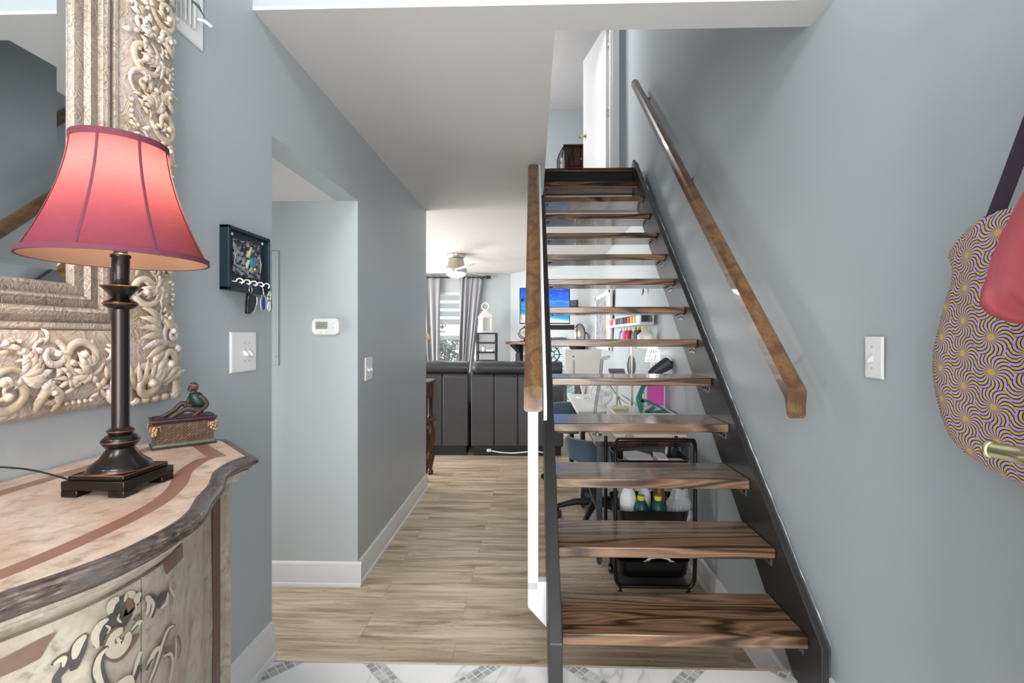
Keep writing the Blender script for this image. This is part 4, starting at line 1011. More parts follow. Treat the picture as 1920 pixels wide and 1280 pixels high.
# ------------------------------------------------------------ open front door (outside the frame) and its lever
dr = MB(); dr.b2((.735, -.28, .01), (.779, .715, 2.05)); fd = struct('door_1', dr, M['trim'], bevel=.002)
mb = MB(); c0 = V((.735, .638, 1.030))
mb.lathe([(.031, 0), (.031, .004), (.026, .010), (.016, .014), (.012, .020), (.012, .040), (.015, .046), (.015, .056), (.010, .060)], c0, 24, frame_to((-1, 0, 0)))
mb.tube(curve3([c0+V((-.050, -.008, 0)), c0+V((-.052, .018, .001)), c0+V((-.056, .042, .002)), c0+V((-.062, .066, .002))], 5), [.0165, .0160, .0155, .0150, .0145, .014, .0135, .013, .0127, .0124, .0122, .012, .0118, .0116, .0114, .0114], 16)
mb.lathe([(.0114, 0), (.0136, .002), (.0136, .007), (.0105, .010), (.004, .0105)], c0+V((-.062, .066, .002)), 16, frame_to((-.08, 1, 0)))
mb.build('door_lever', M['brass'], fd, smooth=50)
mb = MB(); c1 = V((.735, .672, 1.092))
mb.lathe([(.036, 0), (.036, .006), (.030, .014), (.024, .024), (.012, .028)], c1, 12, frame_to((-1, 0, 0))); mb.box(c1+V((-.034, 0, 0)), (.016, .008, .026))
mb.build('deadbolt', M['chrome'], fd, smooth=30)
mb = MB(); c2 = V((.735, .640, .985)); mb.loft([rrect(c2+V((-h, 0, .03)), w_, hh, .02, 5, (0, 1, 0)) for h, w_, hh in ((0, .07, .22), (.004, .07, .22), (.006, .062, .212))])
mb.build('escutcheon', M['chrome'], fd, smooth=30)

# ------------------------------------------------------------ bedroom seen over the landing
q = P(1080, 272, 6.6)
cx0, cx1 = P(1056.5, 300, 6.6).x, P(1122, 300, 6.6).x
ch = thing('chest_of_drawers', ((cx0+cx1)/2, 6.8, ZU), 'dark reddish wood chest beside the open white door upstairs', 'chest')
mb = MB(); mb.b2((cx0+.01, 6.6, ZU+.04), (cx1-.01, 7.0, q.z-.03)); mb.build('carcass', M['walnut'], ch, bevel=.004)
mb = MB(); mb.b2((cx0-.005, 6.58, q.z-.03), (cx1+.005, 7.01, q.z)); mb.build('top', M['walnut'], ch, bevel=.004)
for i in range(4):
    z0_ = ZU+.10+i*(q.z-ZU-.17)/4; mb = MB(); mb.b2((cx0+.045, 6.590, z0_+.01), (cx1-.045, 6.602, z0_+(q.z-ZU-.17)/4-.01)); dwr = mb.build('drawer', M['walnut'], ch, bevel=.004)
    mb = MB(); mb.ell(((cx0+cx1)/2, 6.580, z0_+.10), .012, nu=10, nv=6); mb.build('knob', M['brass'], dwr)
mb = MB(); mb.b2((cx0+.01, 6.6, ZU), (cx1-.01, 7.0, ZU+.04)); mb.build('plinth', M['walnut'], ch)
s_ = P(1103, 268, 6.72)
sf = thing('snow_figure', (s_.x, 6.74, q.z), 'small white rounded figure with dark dots standing on the upstairs chest', 'figurine')
zq = q.z
mb = MB(); mb.lathe([(.02, zq+.0005), (.052, zq+.01), (.060, zq+.05), (.050, zq+.085), (.034, zq+.10), (.040, zq+.125), (.036, zq+.155), (.015, zq+.172), (.002, zq+.175)], (s_.x, 6.74, 0), 20); mb.build('body', M['white'], sf, smooth=60)
for i in range(3):
    mb = MB(); mb.ell((s_.x-.012, 6.74-.050+.006*(i == 2), zq+.055+.034*i), .008, nu=8, nv=6); mb.build('dot', M['black_m'], sf)
vr = thing('valet_stand', (P(1050, 300, 6.3).x, 6.3, ZU), 'thin curved black metal stand left of the upstairs chest', 'stand')
b0 = P(1050, 318, 6.3); mb = MB()
mb.tube(curve3([V((b0.x-.01, 6.3, ZU+.008)), P(1045, 312, 6.3), P(1046.5, 296, 6.3), P(1052, 283, 6.3), P(1056, 276, 6.3)]), .009, 8); mb.tube(curve3([V((b0.x+.01, 6.3, ZU+.008)), P(1048, 312, 6.3), P(1049, 298, 6.3), P(1054, 286, 6.3), P(1058, 280, 6.3)]), .006, 8)
mb.build('hoop', M['black_m'], vr)
mb = MB(); mb.tube(curve3([V((b0.x+.03, 6.3, ZU+.005)), P(1049, 308, 6.3), P(1050, 305, 6.3), P(1053, 305.5, 6.3)]), .008, 8); mb.build('hook', M['steel_grey'], vr)
mb = MB(); mb.lathe([(.10, 0), (.10, .012), (.02, .018)], (b0.x+.01, 6.3, ZU), 20); mb.build('base', M['black_m'], vr)

# ------------------------------------------------------------ hall end: dining table
q0 = P(797, 722, 4.5)
dt = thing('side_table', (-1.45, 4.58, ZW), 'dark wood side table with turned legs just past the end of the hall wall', 'table')
tz = P(817, 710, 4.72).z; tx = P(817, 711, 4.74).x
mb = MB(); mb.b2((-2.25, 4.40, tz-.035), (tx, 4.76, tz)); mb.build('tabletop', M['black_gl'] if 'black_gl' in M else M['walnut'], dt, bevel=.012)
mb = MB(); mb.b2((-2.18, 4.44, tz-.12), (tx-.05, 4.72, tz-.036)); mb.build('apron', M['walnut'], dt, bevel=.004)
for (lx, ly) in ((tx-.052, 4.46), (tx-.052, 4.70), (-2.15, 4.46), (-2.15, 4.70)):
    mb = MB(); H = tz-.036-ZW
    mb.lathe([(.028, 0), (.030, .03), (.018, .05), (.045, .17), (.046, .19), (.024, .21), (.022, .24), (.040, .30), (.050, .38), (.046, .45), (.026, .50), (.024, .515), (.050, .54), (.050, .56), (.026, .58), (.022, .61), (.024, H-.16), (.034, H-.13), (.034, H)], (lx, ly, ZW), 20)
    mb.build('leg', M['walnut'], dt, smooth=40)

# ------------------------------------------------------------ black recliner sofas
def sofa(x0, x1, yb, ztop, seams, label):
    s_ = thing('recliner_sofa', ((x0+x1)/2, yb+.45, ZW), label, 'sofa', 'black leather sofas seen from behind')
    zb_ = ZW+.045; zm = ztop-.155
    mb = MB(); n_ = 14; rings = []
    for k in range(n_+1):
        x = x0+.015+(x1-x0-.03)*k/n_; wv = .012*sin(k*1.9)+.006*sin(k*3.1); e = 1 if 0 < k < n_ else .88
        rings.append([V((x, yb+.34+.10*cos(a)*1.1*e, zm+.082+(.072*sin(a)+.006*sin(3*a+k))*e+wv*.4)) if False else V((x, yb+.105+(.105+wv*.3)*cos(a)*e, zm+.080+(.078+wv*.3)*sin(a)*e)) for a in [2*pi*i/16 for i in range(16)]])
    mb.loft(rings); mb.build('top_cushion', M['leather'], s_, smooth=80)
    bounds = [x0]+seams+[x1]
    for a, b in zip(bounds[:-1], bounds[1:]):
        mb = MB(); mb.loft([[V((a+.004, yb, z_)), V((b-.004, yb, z_)), V((b-.004, yb+.26, z_)), V((a+.004, yb+.26, z_))] for z_ in (zb_+.07, zb_+.3, zm-.02)]+[[V((a+.004, yb+.03, zm+.01)), V((b-.004, yb+.03, zm+.01)), V((b-.004, yb+.24, zm+.01)), V((a+.004, yb+.24, zm+.01))]])
        mb.build('back_panel', M['leather'], s_, bevel=.012, segs=3)
    mb = MB(); mb.b2((x0+.02, yb+.012, zb_+.06), (x1-.02, yb+.25, zm-.03)); mb.build('frame', M['stitch'], s_)
    mb = MB(); mb.b2((x0+.01, yb+.262, zb_+.05), (x1-.01, yb+.92, ZW+.44)); mb.build('seat', M['leather'], s_, bevel=.04, segs=3)
    for xa, xb in ((x0-.0, x0+.16), (x1-.16, x1)):
        mb = MB(); mb.b2((xa, yb+.27, zb_+.05), (xb, yb+.94, ZW+.62)); mb.build('armrest', M['leather'], s_, bevel=.05, segs=3)
    mb = MB(); mb.b2((x0+.03, yb+.03, ZW+.002), (x1-.03, yb+.86, zb_+.058)); mb.build('base', M['black_m'], s_)
    return s_
ysf = 5.40; xg = lambda px, d=5.36: P(px, 700, d).x
sofa(xg(797)-.95, xg(877), ysf, P(0, 677, 5.42).z, [xg(797)-.25, xg(827)], 'black leather recliner sofa back nearest the hall wall')
sofa(xg(881), xg(1057.5), ysf, P(0, 678, 5.42).z, [xg(926), xg(971)], 'black leather sofa back standing directly behind the stair post')
cb = MB(); cb.tube(curve3([P(1018, 848, 5.30), P(1000, 846, 5.30), P(965, 849, 5.30), P(940, 848, 5.30), P(922, 845, 5.30)]), .008, 8)
wc = thing('charging_cable', P(960, 850, 5.30), 'white cable lying along the floor behind the sofa', 'cable')
cb.build('cord', M['white'], wc); mb = MB(); mb.box(P(917, 844, 5.30), (.05, .03, .028)); mb.build('plug', M['white'], wc, bevel=.004)

# ------------------------------------------------------------ ceiling fan
fc = P(855, 476, 6.6); fc.z = ZC
fan = thing('ceiling_fan', (fc.x, fc.y, ZC-.30), 'brushed nickel ceiling fan with pale blades and a lit bowl', 'ceiling fan')
mb = MB(); mb.lathe([(.128, -.001), (.130, -.02), (.118, -.05), (.100, -.06), (.105, -.062), (.112, -.10), (.125, -.17), (.150, -.205)], (fc.x, fc.y, ZC), 32); mb.build('canopy', M['steel'], fan, smooth=35)
mb = MB(); mb.lathe([(.120, -.200), (.155, -.206), (.158, -.235), (.150, -.262), (.135, -.268)], (fc.x, fc.y, ZC), 32); mb.build('motor_housing', M['steel'], fan, smooth=35)
t = NT('lit_fan_bowl'); t.col(W4(.9)); t.b.inputs['Emission Color'].default_value = (1, .98, .95, 1); t.b.inputs['Emission Strength'].default_value = 2.2; M['bowl'] = t.m
mb = MB(); mb.lathe([(.134, -.266), (.130, -.285), (.105, -.310), (.06, -.325), (.005, -.330)], (fc.x, fc.y, ZC), 32); mb.build('light_bowl', M['bowl'], fan, smooth=80)
M['blade'] = simple('pale_silver_blade', 'd9d8d6', .3, var=.02)
for a in (R(-62), R(60), R(178)):
    d_ = V((cos(a), sin(a), 0)); p_ = V((-sin(a), cos(a), 0)); top = []; n_ = 12
    lft = []; rgt = []
    for k in range(n_+1):
        t_ = k/n_; r_ = .13+.50*t_; w_ = .045+.045*sin(pi*min(1, t_*.62+.12)); w_ *= sqrt(max(0.02, 1-max(0, (t_-.8)/.2)**2))
        lft.append(V((fc.x, fc.y, ZC-.228))+d_*r_+p_*w_+V((0, 0, .022*w_/.09))); rgt.append(V((fc.x, fc.y, ZC-.228))+d_*r_-p_*w_-V((0, 0, .022*w_/.09)))
    mb = MB(); mb.loft([[l, r_, r_+V((0, 0, .008)), l+V((0, 0, .008))] for l, r_ in zip(lft, rgt)]); mb.build('blade', M['blade'], fan, smooth=60)
fl = bpy.data.lights.new('fan_lamp', 'POINT'); fl.energy = 8; fl.shadow_soft_size = .10; fo = bpy.data.objects.new('fan_lamp', fl); col.objects.link(fo); fo.location = (fc.x, fc.y, ZC-.46)

# ------------------------------------------------------------ curtains, rod, and the view out
M['curtain'] = simple('grey_satin_curtain', '8c8d93', .32, .15, .05, 3, sheen=.3)
rz = P(0, 519, 8.52).z
rd = thing('curtain_rod', (-1.3, 8.55, rz), 'black curtain rod with knob end above the living room window', 'curtain rod')
xe = P(905, 519, 8.55).x
mb = MB(); mb.tube([(-2.6, 8.56, rz), (xe, 8.56, rz)], .013, 12); mb.build('rod', M['black_m'], rd)
for xx, sg in ((xe, 1), (-2.6, -1)):
    mb = MB(); mb.lathe([(.013, 0), (.024, .01), (.016, .02), (.016, .05), (.030, .07), (.030, .10), (.02, .12), (.036, .13), (.036, .14)], (xx, 8.56, rz), 14, frame_to((sg, 0, 0))); mb.build('finial', M['black_m'], rd)
for xx in (xe-.03, -2.5):
    mb = MB(); mb.b2((xx-.012, 8.56, rz-.05), (xx+.012, FY-.001, rz-.01)); mb.box((xx, 8.56, rz-.02), (.024, .03, .05)); mb.build('bracket', M['black_m'], rd)
def curtain(x0t, x1t, x0b, x1b, folds, label, ph=0):
    zt_c, zb_c = rz+.035, ZW+.03; rings = []; n_ = folds*12; nz_ = 26
    for k in range(nz_+1):
        t_ = k/nz_; z_ = zt_c+(zb_c-zt_c)*t_; e = min(1, t_*2.0)
        xa = x0t+(x0b-x0t)*min(1, t_*1.4); xb = x1t+(x1b-x1t)*min(1, t_*1.4); ring = []
        amp = .018+.030*e
        for i in range(n_+1):
            a = i/n_; ring.append(V((xa+(xb-xa)*a+.012*sin(a*17+t_*4), 8.585-.02+amp*sin(2*pi*folds*a+ph+.5*sin(3*t_))*(.7+.3*sin(5*a+ph)), z_)))
        rings.append(ring)
    c_ = thing('curtain', ((x0b+x1b)/2, 8.56, zb_c), label, 'curtain', 'grey satin curtains at the window')
    mb = MB(); mb.loft(rings, caps=False, closed=False); o = mb.build('cloth', M['curtain'], c_, smooth=180)
    sd = o.modifiers.new('solid', 'SOLIDIFY'); sd.thickness = .004
X_ = lambda px: P(px, 600, 8.55).x
curtain(X_(770), X_(826), X_(790), X_(822), 4, 'grey satin curtain on the left side of the window')
curtain(X_(860), X_(907), X_(858), X_(884), 5, 'grey satin curtain on the right side of the window', 1)
M['siding'] = simple('white_exterior_boards', 'e6e9ec', .6, var=.02)
pv = thing('patio_awning', (-1.5, 10.3, 1.3), 'white slatted awning outside the living room window', 'awning')
for i in range(5):
    z_ = P(0, 558+15*i-15, 10.3).z; mb = MB(); mb.box((-1.5, 10.3, z_), (3.4, .03, .125), rotm('X', R(18))); mb.build('slat', M['siding'], pv, bevel=.004)
for x in (-3.1, .1):
    mb = MB(); mb.b2((x-.05, 10.32, ZW-.1), (x+.05, 10.42, 2.6)); mb.build('post', M['siding'], pv)
mb = MB(); mb.b2((-6, 8.83, ZW-.12), (4, 18, ZW-.1)); struct('ground', mb, simple('grey_patio_ground', 'a9aaa8', .9, var=.15, vs=3), smooth=0)
uq = P(862, 608, 11.8)
um = thing('patio_umbrella', (uq.x+.3, 11.4, ZW-.1), 'white patio umbrella standing outside the window', 'umbrella')
mb = MB(); mb.lathe([(1.05, uq.z-.30), (1.06, uq.z-.34), (.0, uq.z+.12)][:0] or [(1.02, uq.z-.36), (1.05, uq.z-.28), (.55, uq.z-.06), (.03, uq.z+.12)], (uq.x+.3, 11.4, 0), 8); mb.build('canopy', M['siding'], um, smooth=0)
mb = MB(); mb.tube([(uq.x+.3, 11.4, ZW-.1), (uq.x+.3, 11.4, uq.z+.15)], .025, 8); mb.build('pole', M['steel'], um)
M['foliage'] = simple('grey_green_foliage', '79857a', .7, var=.5, vs=6)
for i, (px, py, dd_, rr_, lb) in enumerate(((834, 645, 13.3, .50, 'dusty green shrub outside at the left of the window view'), (858, 665, 15.2, .7, 'dusty green shrub outside below the umbrella'))):
    c_ = P(px, py, dd_); rg = random.Random(i); sh_ = thing('shrub', (c_.x, c_.y, ZW-.1), lb, 'shrub')
    mb = MB(); mb.tube([(c_.x, c_.y, ZW-.1), (c_.x, c_.y, c_.z)], .03, 6); mb.build('trunk', M['walnut'], sh_)
    mb = MB()
    for k in range(420):
        p_ = V((rg.gauss(0, 1), rg.gauss(0, 1), rg.gauss(0, 1))).normalized()*rr_*rg.uniform(.4, 1); p_.z *= 1.2; b_ = c_+p_
        if b_.z < ZW: continue
        d_ = V((rg.uniform(-1, 1), rg.uniform(-1, 1), rg.uniform(-.3, 1))).normalized(); e_ = d_.orthogonal().normalized()*.03
        mb.add([b_, b_+d_*.08+e_, b_+d_*.16, b_+d_*.08-e_], [(0, 1, 2, 3)])
    mb.build('leaves', M['foliage'], sh_, smooth=0)
# floor lamp shade seen past the hall wall
lq = P(797, 628, 6.9)
flp = thing('floor_lamp', (lq.x-.05, lq.y, ZW), 'tan lamp shade just showing past the end of the hall wall', 'lamp')
mb = MB(); mb.lathe([(.145, P(0, 636, 6.9).z), (.05, P(0, 616, 6.9).z)], (lq.x-.05, lq.y, 0), 24, caps=False); o = mb.build('lamp_shade', simple('tan_shade', 'c3a88b', .8, var=.04), flp, smooth=60)
sd = o.modifiers.new('solid', 'SOLIDIFY'); sd.thickness = .003
mb = MB(); mb.lathe([(.14, 0), (.14, .02), (.02, .03), (.012, .05), (.012, 1.32), (.03, 1.33)], (lq.x-.05, lq.y, ZW), 16); mb.build('stand', M['bronze'], flp)

# ------------------------------------------------------------ etagere with lantern
ex0, ex1 = P(893.5, 600, 8.2).x, P(931.5, 600, 8.2).x; ey = 8.10; ezt = P(0, 623.5, 8.2).z
et = thing('shelf_unit', ((ex0+ex1)/2, ey+.12, ZW), 'narrow black open shelf unit against the far wall', 'shelf unit')
for x in (ex0, ex1-.025):
    for yy in (ey, ey+.24):
        mb = MB(); mb.b2((x, yy, ZW), (x+.025, yy+.02, ezt)); mb.build('post', M['black_m'], et)
zs_ = [ezt, P(0, 641, 8.2).z, P(0, 659, 8.2).z, P(0, 675, 8.2).z, P(0, 700, 8.2).z, ZW+.12]
for z_ in zs_:
    mb = MB(); mb.b2((ex0+.002, ey+.001, z_-.028), (ex1-.002, ey+.259, z_+.0)); mb.build('shelf', M['black_m'], et)
lq = P(910, 622, 8.2); lx_, ly_, lz_ = lq.x-.005, ey+.13, ezt+.001
ln = thing('lantern', (lx_, ly_, lz_), 'white metal lantern with a ring handle on top of the black shelf unit', 'lantern')
rt = rotz(R(24)); a_ = .098
def lb(mb, x0, x1, y0_, y1_, z0_, z1_): mb.box(V((lx_, ly_, lz_))+rt @ V(((x0+x1)/2, (y0_+y1_)/2, (z0_+z1_)/2)), (abs(x1-x0), abs(y1_-y0_), abs(z1_-z0_)), rt)
mb = MB(); lb(mb, -a_-.01, a_+.01, -a_-.01, a_+.01, 0, .03)
for sx in (-1, 1):
    for sy in (-1, 1): lb(mb, sx*a_, sx*(a_-.028), sy*a_, sy*(a_-.028), .03, .25)
lb(mb, -a_, a_, -a_, a_, .25, .275); mb.build('frame', M['white'], ln)
mb = MB(); mb.loft([[V((lx_, ly_, lz_))+rt @ V((sx*k, sy*k, z_)) for sx, sy in ((-1, -1), (1, -1), (1, 1), (-1, 1))] for k, z_ in ((a_+.012, .275), (.03, .385), (.03, .40), (.004, .405))]); mb.build('roof', M['white'], ln, smooth=0)
mb = MB(); mb.tube([(lx_+.062*cos(a), ly_, lz_+.46+.062*sin(a)) for a in [2*pi*i/24 for i in range(24)]], .009, 8, loop=True); mb.build('ring_handle', M['white'], ln)
mb = MB(); lb(mb, -.07, .07, -.07, .07, .032, .24); mb.build('pane', simple('frosted_pane', 'cfcfc9', .3, var=.05), ln, smooth=0)
z_ = zs_[2]+.001
cj = P(906.5, 650, 8.2); mb = MB(); mb.lathe([(.030, 0), (.036, .02), (.034, .07), (.026, .085), (.010, .088)], (cj.x, ey+.12, z_), 18)
c_ = mb.build('candle_jar', M['white'], None, org=(cj.x, ey+.12, z_)); tag(c_, 'round white jar on the middle shelf of the black shelf unit', 'jar')
cj = P(918, 655, 8.2); mb = MB(); mb.b2((cj.x-.060, ey+.07, z_), (cj.x+.060, ey+.19, z_+.035))
c_ = mb.build('keepsake_box', M['white'], None, org=(cj.x, ey+.12, z_), bevel=.004); tag(c_, 'flat white box beside the round jar on the black shelf unit', 'box')

# ------------------------------------------------------------ fireplace on the diagonal wall
def D(s_, z_, o_=0): p_ = d0+dd*s_+dn*o_; return V((p_.x, p_.y, z_))
LD = (d1-d0).length; rD = Mx((dd, -dn, V((0, 0, 1)))).transposed()
def dbox(mb, s0, s1, o0, o1, z0_, z1_, m=0): mb.box(D((s0+s1)/2, (z0_+z1_)/2, (o0+o1)/2), (abs(s1-s0), abs(o1-o0), abs(z1_-z0_)), rD, m)
mz = P(0, 640.5, 7.9).z
fp = thing('fireplace', D(1.0, ZW, .1), 'fireplace with warm wood mantel shelf, black corbels and blue mosaic surround', 'fireplace')
sa, sb = .16, 1.86
mb = MB(); dbox(mb, sa, sb, .001, .26, mz-.05, mz); mb.build('mantel_shelf', M['mantel'], fp, bevel=.006)
t = NT('blue_glass_mosaic'); b_ = t.n('ShaderNodeTexBrick'); t.l(t.map((1, 1, 1), (R(90), 0, 0)), b_.inputs['Vector']); b_.inputs['Scale'].default_value = 1; b_.inputs['Brick Width'].default_value = .075; b_.inputs['Row Height'].default_value = .03; b_.inputs['Mortar Size'].default_value = .003
b_.inputs['Color1'].default_value = hexc('52788c'); b_.inputs['Color2'].default_value = hexc('a8bcc4'); b_.inputs['Mortar'].default_value = hexc('39444c'); t.l(b_.outputs[0], t.b.inputs['Base Color']); t.set(Roughness=.2); M['mosaic'] = t.m
mb = MB(); dbox(mb, sa+.26, sb-.1, .001, .07, ZW+.001, mz-.051); mb.build('mosaic_surround', M['mosaic'], fp, smooth=0)
for s0_ in (sa+.08, sb-.22):
    mb = MB(); rg = []
    for w_, z_, o_ in ((.14, mz-.052, .22), (.14, mz-.09, .21), (.12, mz-.12, .17), (.12, mz-.16, .12), (.10, mz-.20, .085), (.11, mz-.23, .105), (.12, mz-.26, .10), (.12, ZW+.001, .10)):
        c_ = s0_+.07; rg.append([D(c_-w_/2, z_, .001), D(c_+w_/2, z_, .001), D(c_+w_/2, z_, o_), D(c_-w_/2, z_, o_)])
    mb.loft(rg); mb.build('corbel', M['black_m'], fp, smooth=50)
mb = MB(); dbox(mb, .55, 1.45, .072, .08, ZW+.001, ZW+.62); mb.build('firebox_door', M['black_p'], fp, bevel=.004)
mb = MB(); dbox(mb, .40, 1.6, .09, .42, ZW+.001, ZW+.05); mb.build('hearth', simple('hearth_stone', '6a7076', .5), fp, bevel=.004)
# mantel clock
cq = P(964, 637, 8.05); s0_ = (V((cq.x, cq.y, 0))-d0).dot(dd); s0_ = max(s0_, .24)
ck = thing('mantel_clock', D(s0_, mz, .13), 'round dark desk clock on a stand on the mantel', 'clock')
c_ = D(s0_, mz+.155, .13)
mb = MB(); mb.lathe([(.075, 0), (.075, .008), (.02, .014), (.012, .03), (.012, .055), (.02, .06)], D(s0_, mz+.0005, .13), 20); mb.build('base', M['black_m'], ck)
mb = MB(); fr_ = frame_to((0, -1, 0)); mb.lathe([(.083, -.02), (.090, -.012), (.090, .012), (.083, .02), (.078, .016), (.078, -.016)], c_, 28, fr_); mb.build('case', M['bronze'], ck)
mb = MB(); mb.tube([c_+V((.108*cos(a), 0, .108*sin(a))) for a in [R(180+180*i/16) for i in range(17)]], .007, 8); mb.ell(c_+V((0, 0, .10)), (.012, .012, .022)); mb.build('yoke', M['black_m'], ck)
mb = MB(); mb.lathe([(.079, .004), (.079, .010), (.001, .0101)], c_, 28, fr_); mb.build('dial', simple('pale_dial', 'cfccbf', .4), ck, smooth=0)
mb = MB(); mb.tube([c_+V((0, -.013, 0)), c_+V((.03, -.013, .025))], .003, 5); mb.tube([c_+V((0, -.013, 0)), c_+V((-.05, -.013, .01))], .0025, 5); mb.build('hands', M['black_m'], ck)
# television
a0 = P(974, 537.5, 7.55); a1 = P(977, 607, 7.55)
t = NT('beach_screen'); s = t.sep(t.co()); hgt = t.math('MULTIPLY_ADD', s[2], 1.0, 0.)
nz_ = t.noise(t.map((2, 2, 7)), 2.2, 4, .6); cv = t.math('ADD', s[2], t.math('MULTIPLY', s[0], .12))
c_ = t.ramp(cv, [(.0, hexc('f3ece8')), (.10, hexc('f0e6e2')), (.125, hexc('d9f4f8')), (.16, hexc('35b4e4')), (.21, hexc('1b8fe6')), (.30, hexc('2f9df0')), (.45, hexc('1672ee')), (.60, hexc('0a3fdc'))])
c_ = t.mix(t.math('MULTIPLY', t.ramp(nz_, [(.5, W4(0)), (.68, W4(.6))]), t.math('GREATER_THAN', s[2], .2)), c_, hexc('8fcbf5'))
t.col(W4(.02)); t.l(c_, t.b.inputs['Emission Color']); t.b.inputs['Emission Strength'].default_value = .62; t.set(Roughness=.15); M['screen'] = t.m
TL, TR_ = V((P(974.5, 0, 7.05).x, P(974.5, 0, 7.05).y, 0)), V((P(1069, 0, 7.15).x, P(1069, 0, 7.15).y, 0)); tz0, tz1 = P(0, 607, 7.1).z, P(0, 540, 7.1).z
td = (TR_-TL).normalized(); tn = V((td.y, -td.x, 0)); rT = Mx((td, -tn, V((0, 0, 1)))).transposed(); TW = (TR_-TL).length
tv = thing('television', TL+V((0, 0, tz0)), 'wall-mounted television showing a blue beach scene', 'television')
def tbox(mb, s0, s1, o0, o1, z0_, z1_): mb.box(TL+td*(s0+s1)/2+tn*((o0+o1)/2)+V((0, 0, (z0_+z1_)/2)), (abs(s1-s0), abs(o1-o0), abs(z1_-z0_)), rT)
mb = MB(); tbox(mb, 0, TW, -.035, 0, tz0, tz1); mb.build('case', M['black_p'], tv, bevel=.003)
mb = MB(); tbox(mb, .010, TW-.012, .0005, .0015, tz0+.016, tz1-.010); mb.build('screen', M['screen'], tv, smooth=0)
mb = MB(); pp = [TL+td*(.012+.02*k)+tn*.003 for k in range(4)]
for k in range(7):
    a = R(70-28*k); mb.tube([TL+td*.02+tn*.003+V((0, 0, tz0+.36)), TL+td*max(.012, .02+.10*abs(cos(a)))+tn*.003+V((0, 0, tz0+.36+.06*sin(a)))], [.006, .001], 4)
mb.tube(curve3([TL+td*.03+tn*.003+V((0, 0, tz0+.05)), TL+td*.014+tn*.003+V((0, 0, tz0+.2)), TL+td*.02+tn*.003+V((0, 0, tz0+.36))]), .004, 4); mb.build('palm_silhouette', simple('palm_silhouette', '0c3558', .5), tv)
wm = TL+td*TW*.55-tn*.035+V((0, 0, (tz0+tz1)/2)); wq = wm+dn*0; s1_ = (V((wm.x, wm.y, 0))-d0).dot(dd)
mb = MB(); mb.tube([wm, D(s1_, wm.z, .02)], .02, 8); mb.box(D(s1_, wm.z, .013), (.18, .02, .24), rD); mb.build('wall_arm', M['black_m'], tv)
sq0, sq1 = P(1018, 613, 7.1), P(1077, 613, 7.1)
sbr = thing('soundbar', (sq0+sq1)/2, 'long black soundbar mounted under the television', 'speaker')
mb = MB(); mb.b2((sq0.x, sq0.y, P(0, 618, 7.1).z), (sq1.x, sq0.y+.07, P(0, 609, 7.1).z)); mb.build('cabinet', M['black_m'], sbr, bevel=.008)
mb = MB(); mb.b2((sq0.x+.1, sq0.y+.07, sq0.z-.015), (sq0.x+.16, sq0.y+.50, sq0.z+.015)); mb.build('wall_bracket', M['black_m'], sbr)
def on_mantel(px, o_): 
    b = None
    for k in range(400):
        s_ = sa+(sb-sa)*k/400; p_ = D(s_, mz, o_); pxx = 977+880*(p_.x*CA+p_.y*SA)/(-p_.x*SA+p_.y*CA)
        if b is None or abs(pxx-px) < b[0]: b = (abs(pxx-px), s_)
    return D(b[1], mz, o_)
q = on_mantel(1042, .12); mb = MB(); mb.box(q+V((0, 0, .038)), (.24, .10, .072))
o = mb.build('media_box', simple('grey_brown_box', '6e665e', .5, var=.3, vs=30), None, org=q, bevel=.004); tag(o, 'low dark media box lying on the mantel under the television', 'box')
mb = MB(); mb.box(q+V((.075, -.0515, .040)), (.085, .004, .062)); mb.build('front_panel', M['black_p'], o)
q = on_mantel(1087, .13)
sc_ = thing('sculpture', q, 'shiny silver leaf-shaped sculpture standing on the mantel', 'sculpture')
mb = MB(); mb.lathe([(.05, 0), (.066, .02), (.082, .09), (.080, .16), (.060, .23), (.03, .275), (.004, .295)], q, 20); 
for v__ in mb.v: v__.y = q.y+(v__.y-q.y)*.4
mb.build('polished_shell', M['steel'], sc_, smooth=80)
mb = MB(); mb.tube([q+V((.0+.085*cos(a), .0, .12+.165*sin(a))) for a in [R(-60+200*i/16) for i in range(17)]], .008, 6)
for e in (0, .022): mb.tube(curve3([q+V((.07, .02, .17)), q+V((.12+e, .02, .12)), q+V((.135+e, .02, .05)), q+V((.12+e, .02, .004))]), .005, 6)
mb.build('dark_rim', M['black_m'], sc_)
q = P(1034, 664, 6.85); wh = thing('wheel_ornament', (q.x, q.y, q.z), 'black wrought iron wheel ornament in front of the fireplace mosaic', 'ornament')
mb = MB(); mb.tube([q+V((.115*cos(a), 0, .115*sin(a))) for a in [2*pi*i/24 for i in range(24)]], .010, 6, loop=True); mb.tube([q+V((.045*cos(a), 0, .045*sin(a))) for a in [2*pi*i/16 for i in range(16)]], .008, 6, loop=True)
for k in range(8): a = 2*pi*k/8; mb.tube([q+V((.04*cos(a), 0, .04*sin(a))), q+V((.15*cos(a), 0, .15*sin(a)))], .006, 5)
mb.build('wheel', M['black_m'], wh); mb = MB(); mb.tube([q+V((0, .01, -.11)), V((q.x, q.y+.01, ZW+.012))], .012, 8); mb.build('pole', M['black_m'], wh)
mb = MB(); mb.lathe([(.13, 0), (.13, .012), (.02, .02)], (q.x, q.y+.01, ZW), 20); mb.build('base', M['black_m'], wh)

